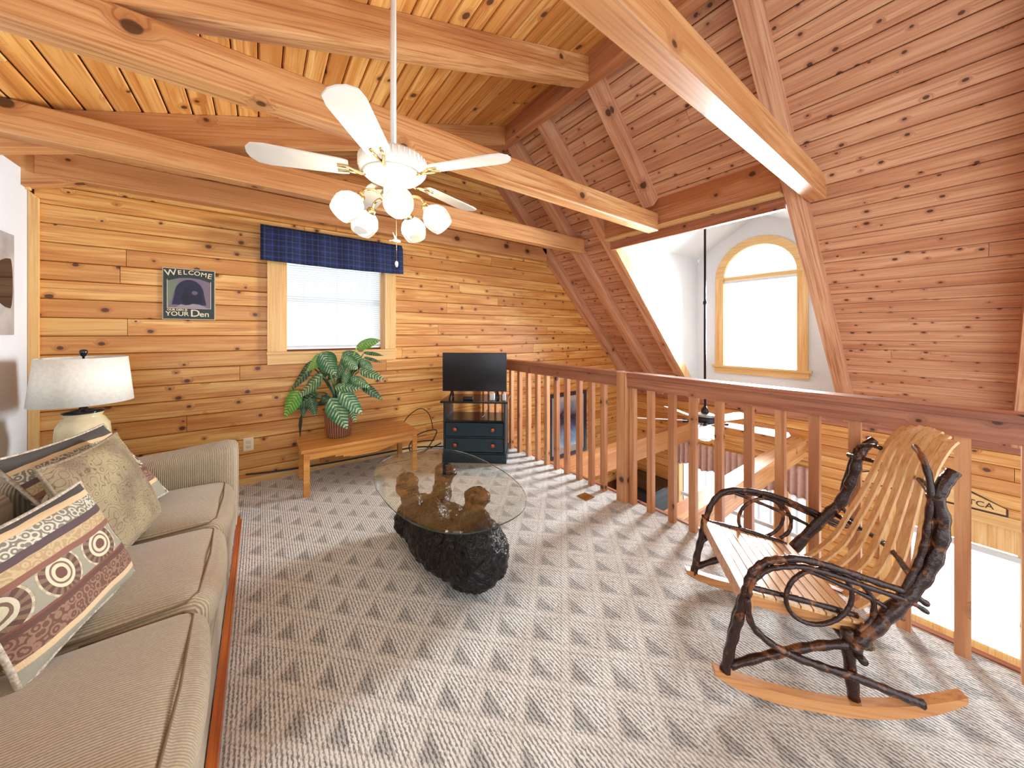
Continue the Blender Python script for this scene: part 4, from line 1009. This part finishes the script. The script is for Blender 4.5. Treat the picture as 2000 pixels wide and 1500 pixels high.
# back: seven bent slats
for k in range(7):
    s = k/6
    tp = math.sin(math.pi*s)
    pr = [(-.165,lerp(.10,.45,s),.262),(-.215,lerp(.10,.45,s),.305),(-.275,lerp(.10,.44,s),.385),(-.315,lerp(.11,.43,s),.48),(-.352,lerp(.135,.41,s),.585),(-.385,lerp(.155,.395,s),.69),(-.412,lerp(.168,.38,s),.79),(-.452,lerp(.173,.37,s),.872+.012*tp),(-.482-.01*tp,lerp(.178,.362,s),.905+.022*tp)]
    q = spline([cp(a, b, c) for a, b, c in pr], 5); vs_ = []; fs = []
    hw0, hw1 = .0165, .0155
    for i, p_ in enumerate(q):
        d = (q[min(i+1,len(q)-1)]-q[max(i-1,0)]).normalized(); side = (CW-d*CW.dot(d)).normalized(); nr = d.cross(side)
        bow = .5-s; side2 = (side+nr*bow*.25).normalized(); nr2 = d.cross(side2); hw = .0125 if i < 20 else lerp(.0125,.0155,(i-20)/20)
        for (a, b) in ((-1,-1),(1,-1),(1,1),(-1,1)): vs_.append(p_+side2*hw*a+nr2*.0045*b)
    for i in range(len(q)-1):
        for j in range(4): fs.append((i*4+j,i*4+(j+1)%4,(i+1)*4+(j+1)%4,(i+1)*4+j))
    fs += [(3,2,1,0), tuple((len(q)-1)*4+j for j in range(4))]
    cpart(MB().add(vs_, fs), 'back_slat', m_oak, True).data.set_sharp_from_angle(angle=.7)
stick('back_crossbar', [(-.225,.47,.0),(-.335,.455,.27),(-.32,.44,.54)], 0, .010)
stick('back_crossbar', [(-.285,.735,.01),(-.425,.745,.27),(-.392,.72,.54)], 0, .010)
stick('lower_crossbar', [(-.06,.21,-.03),(-.085,.20,.27),(-.105,.19,.56)], 0, .014)
stick('front_brace', [(.285,.34,.02),(.305,.25,.03),(.325,.14,.03),(.338,.08,.015)], 0, .010)
stick('front_brace', [(.20,.27,.54),(.25,.23,.53),(.27,.14,.53),(.28,.07,.53)], 0, .009)
# ---------------------------------------------------------------- ceiling fan over the seating
FX, FY = .504, 1.619
fan = empty('ceiling_fan', (FX,FY,3.03), 'white five-blade ceiling fan with lit glass lamps on a long rod', 'fan')
m_fw = plain('white_enamel', srgb(232,232,228), .3); m_brass = plain('polished_brass', srgb(206,180,130), .2, 1.0)
m_blade = mottled('white_blade', srgb(226,224,220), srgb(210,206,200), 5, .4)
def fpart(mb, name, mat, par=fan, smooth=True, auto=None):
    o = mb.build(name, mat, par, smooth, auto=auto)
    if par.type == 'EMPTY': o.matrix_parent_inverse = Matrix.Translation(-par.location)
    return o
c0 = (FX,FY,0)
fpart(MB().tube([(FX,FY,2.13),(FX,FY,3.03)], .0135, 16), 'down_rod', m_fw)
fpart(MB().lathe([(.02,2.93),(.055,2.94),(.07,2.98),(.07,3.03)], c0, 24), 'canopy', m_fw)
fpart(MB().lathe([(.03,2.145),(.09,2.14),(.135,2.128),(.150,2.11),(.153,2.085),(.150,2.06),(.138,2.045)], c0, 40), 'motor_housing', m_fw, auto=50)
gr = fpart(MB().lathe([(.138,2.045),(.12,2.03),(.085,2.018),(.05,2.012)], c0, 40), 'lower_plate', m_fw)
vt = MB()
for i in range(40):
    a = 2*math.pi*i/40; d = Vector((math.cos(a), math.sin(a), 0)); s_ = Vector((-d.y, d.x, 0))*.0035
    p_ = Vector((FX,FY,2.075))+d*.1485; vt.add([p_-s_, p_+s_, p_+s_+Vector((0,0,.04))+d*.003, p_-s_+Vector((0,0,.04))+d*.003, p_-s_+d*.0065, p_+s_+d*.0065, p_+s_+d*.0065+Vector((0,0,.036)), p_-s_+d*.0065+Vector((0,0,.036))], [(4,5,6,7),(0,4,7,3),(1,2,6,5),(3,7,6,2),(0,1,5,4)])
o = fpart(vt, 'vent_ribs', m_fw, smooth=False); o['kind'] = 'stuff'
for i in range(5):
    a = math.radians(20+72*i); R = Matrix.Translation((FX,FY,2.052)) @ Matrix.Rotation(a, 4, 'Z')
    Rb = R @ Matrix.Rotation(math.radians(11), 4, 'X')
    pr = [(.19,-.045),(.22,-.052),(.50,-.066),(.545,-.058),(.568,-.03),(.573,0),(.568,.03),(.545,.058),(.50,.066),(.22,.052),(.19,.045)]
    n = len(pr); vs_ = [Rb @ Vector((x,y,z)) for z in (-.003,.003) for x, y in pr]
    b = fpart(MB().add(vs_, [tuple(range(n))[::-1], tuple(range(n,2*n))]+[(k,(k+1)%n,(k+1)%n+n,k+n) for k in range(n)]), 'blade', m_blade, smooth=False)
    fpart(MB().tube([R @ Vector(p_) for p_ in ((.09,0,-.01),(.14,0,-.018),(.19,.018,-.008),(.235,.02,-.008))], [.010,.008,.007,.006], 8), 'blade_iron', m_brass, b)
    fpart(MB().tube([R @ Vector(p_) for p_ in ((.14,0,-.018),(.19,-.018,-.010),(.235,-.02,-.012))], .006, 8), 'blade_iron', m_brass, b)
fpart(MB().lathe([(.042,2.012),(.044,1.965),(.04,1.955)], c0, 28), 'switch_cup', m_fw)
fpart(MB().lathe([(.04,1.955),(.046,1.94),(.044,1.905),(.036,1.885),(.024,1.872),(.008,1.866)], c0, 28), 'light_hub', m_brass)
t = NT('lit_frosted_glass'); t.p.inputs['Emission Color'].default_value = (1,.86,.62,1); t.p.inputs['Emission Strength'].default_value = BULB_L; m_lit = t.fin((.9,.88,.82,1), .4)
m_rim = plain('clear_lamp_glass', (.97,.98,.98,1), .05, 0, **{'Transmission Weight': .85, 'IOR': 1.2, 'Emission Color': (1,.9,.74,1), 'Emission Strength': .5})
for i in range(5):
    a = math.radians(-29.6+72*i); R = Matrix.Translation((FX,FY,0)) @ Matrix.Rotation(a, 4, 'Z')
    arm_ = fpart(MB().tube(spline([R @ Vector(p_) for p_ in ((.04,0,1.915),(.085,0,1.95),(.13,0,1.94),(.148,0,1.905))], 5), .006, 8), 'lamp_arm', m_brass)
    T = R @ Matrix.Translation((.148,0,1.908)) @ Matrix.Rotation(math.radians(-42), 4, 'Y')
    fpart(MB().lathe([(.010,.012),(.02,.004),(.023,-.016),(.022,-.02)], (0,0,0), 16, T), 'socket', m_brass, arm_)
    fpart(MB().lathe([(.024,-.018),(.046,-.036),(.060,-.062),(.063,-.082)], (0,0,0), 20, T), 'lamp_glass', m_lit)
    rg = MB().lathe([(.063,-.082),(.061,-.098),(.056,-.115),(.048,-.132)], (0,0,0), 20, T); rg.f = [q for q in rg.f if len(q) == 4]
    fpart(rg, 'glass_rim', m_rim, arm_)
pc = fpart(MB().tube([(FX+.01,FY-.01,1.87),(FX+.012,FY-.012,1.62)], .0012, 5), 'pull_chain', m_brass)
bird = MB(); ellip(bird, (FX+.012,FY-.012,1.735), (.020,.008,.008), n=6)
bird.add([(FX+.004,FY-.012,1.738),(FX+.018,FY-.012,1.74),(FX-.008,FY-.016,1.775)], [(0,1,2)]); bird.add([(FX-.004,FY-.012,1.736),(FX-.022,FY-.014,1.728),(FX-.02,FY-.010,1.735)], [(0,1,2)])
fpart(bird, 'bird_charm', m_fw, pc); fpart(MB().lathe([(.002,1.64),(.007,1.635),(.008,1.625),(.004,1.612)], (FX+.012,FY-.012,0), 10), 'pull_knob', m_fw, pc)
# ---------------------------------------------------------------- dark fan in the open room
GX, GY, GZ = 3.476, 1.529, .42
f2 = empty('ceiling_fan', (GX,GY,2.86), 'dark fan with pale blades hanging on a black rod before the dormer', 'fan')
m_iron = plain('dark_bronze', srgb(30,32,38), .3, .4); m_sil = plain('pewter', srgb(150,150,146), .35, .8); m_pale = plain('pale_fan_blade', srgb(206,210,214), .45)
def gp_(mb, name, mat, par=f2, smooth=True):
    o = mb.build(name, mat, par, smooth)
    if par.type == 'EMPTY': o.matrix_parent_inverse = Matrix.Translation(-par.location)
    return o
g0 = (GX,GY,GZ)
gp_(MB().tube([(GX,GY,GZ+.12),(GX,GY,2.86)], .011, 12), 'down_rod', m_iron)
gp_(MB().lathe([(.013,1.16),(.017,1.165),(.017,1.19),(.013,1.195)], g0, 12), 'rod_coupler', m_iron)
gp_(MB().lathe([(.014,.17),(.022,.15),(.034,.125),(.036,.105)], g0, 20), 'rod_cup', m_iron)
gp_(MB().lathe([(.036,.108),(.08,.095),(.098,.08)], g0, 28), 'upper_shell', m_sil); gp_(MB().lathe([(.098,.08),(.104,.06),(.102,.03),(.088,.012),(.05,.004)], g0, 28), 'motor_housing', m_iron)
gp_(MB().lathe([(.05,.004),(.045,-.03),(.03,-.05),(.01,-.055)], g0, 20), 'light_hub', m_sil)
for i in range(5):
    a = math.radians(-12+72*i); R = Matrix.Translation((GX,GY,GZ+.025)) @ Matrix.Rotation(a, 4, 'Z'); Rb = R @ Matrix.Rotation(math.radians(12), 4, 'X')
    pr = [(.17,-.05),(.55,-.068),(.63,-.055),(.65,0),(.63,.055),(.55,.068),(.17,.05)]; n = len(pr)
    vs_ = [Rb @ Vector((x,y,z)) for z in (-.003,.003) for x, y in pr]
    b = gp_(MB().add(vs_, [tuple(range(n))[::-1], tuple(range(n,2*n))]+[(k,(k+1)%n,(k+1)%n+n,k+n) for k in range(n)]), 'blade', m_pale, smooth=False)
    gp_(MB().tube([R @ Vector((.08,0,-.005)), R @ Vector((.20,0,-.004))], [.012,.02], 6), 'blade_iron', m_iron, b)
t = NT('lit_bowl_glass'); t.p.inputs['Emission Color'].default_value = (1,.95,.86,1); t.p.inputs['Emission Strength'].default_value = 5; m_lit2 = t.fin((.9,.9,.88,1), .4)
for i in range(3):
    a = math.radians(200+120*i); R = Matrix.Translation((GX,GY,GZ-.035)) @ Matrix.Rotation(a, 4, 'Z') @ Matrix.Translation((.05,0,0)) @ Matrix.Rotation(math.radians(-38), 4, 'Y')
    gp_(MB().lathe([(.018,0),(.032,-.02),(.046,-.06),(.058,-.10),(.03,-.102)], (0,0,0), 18, R), 'lamp_glass', m_lit2)
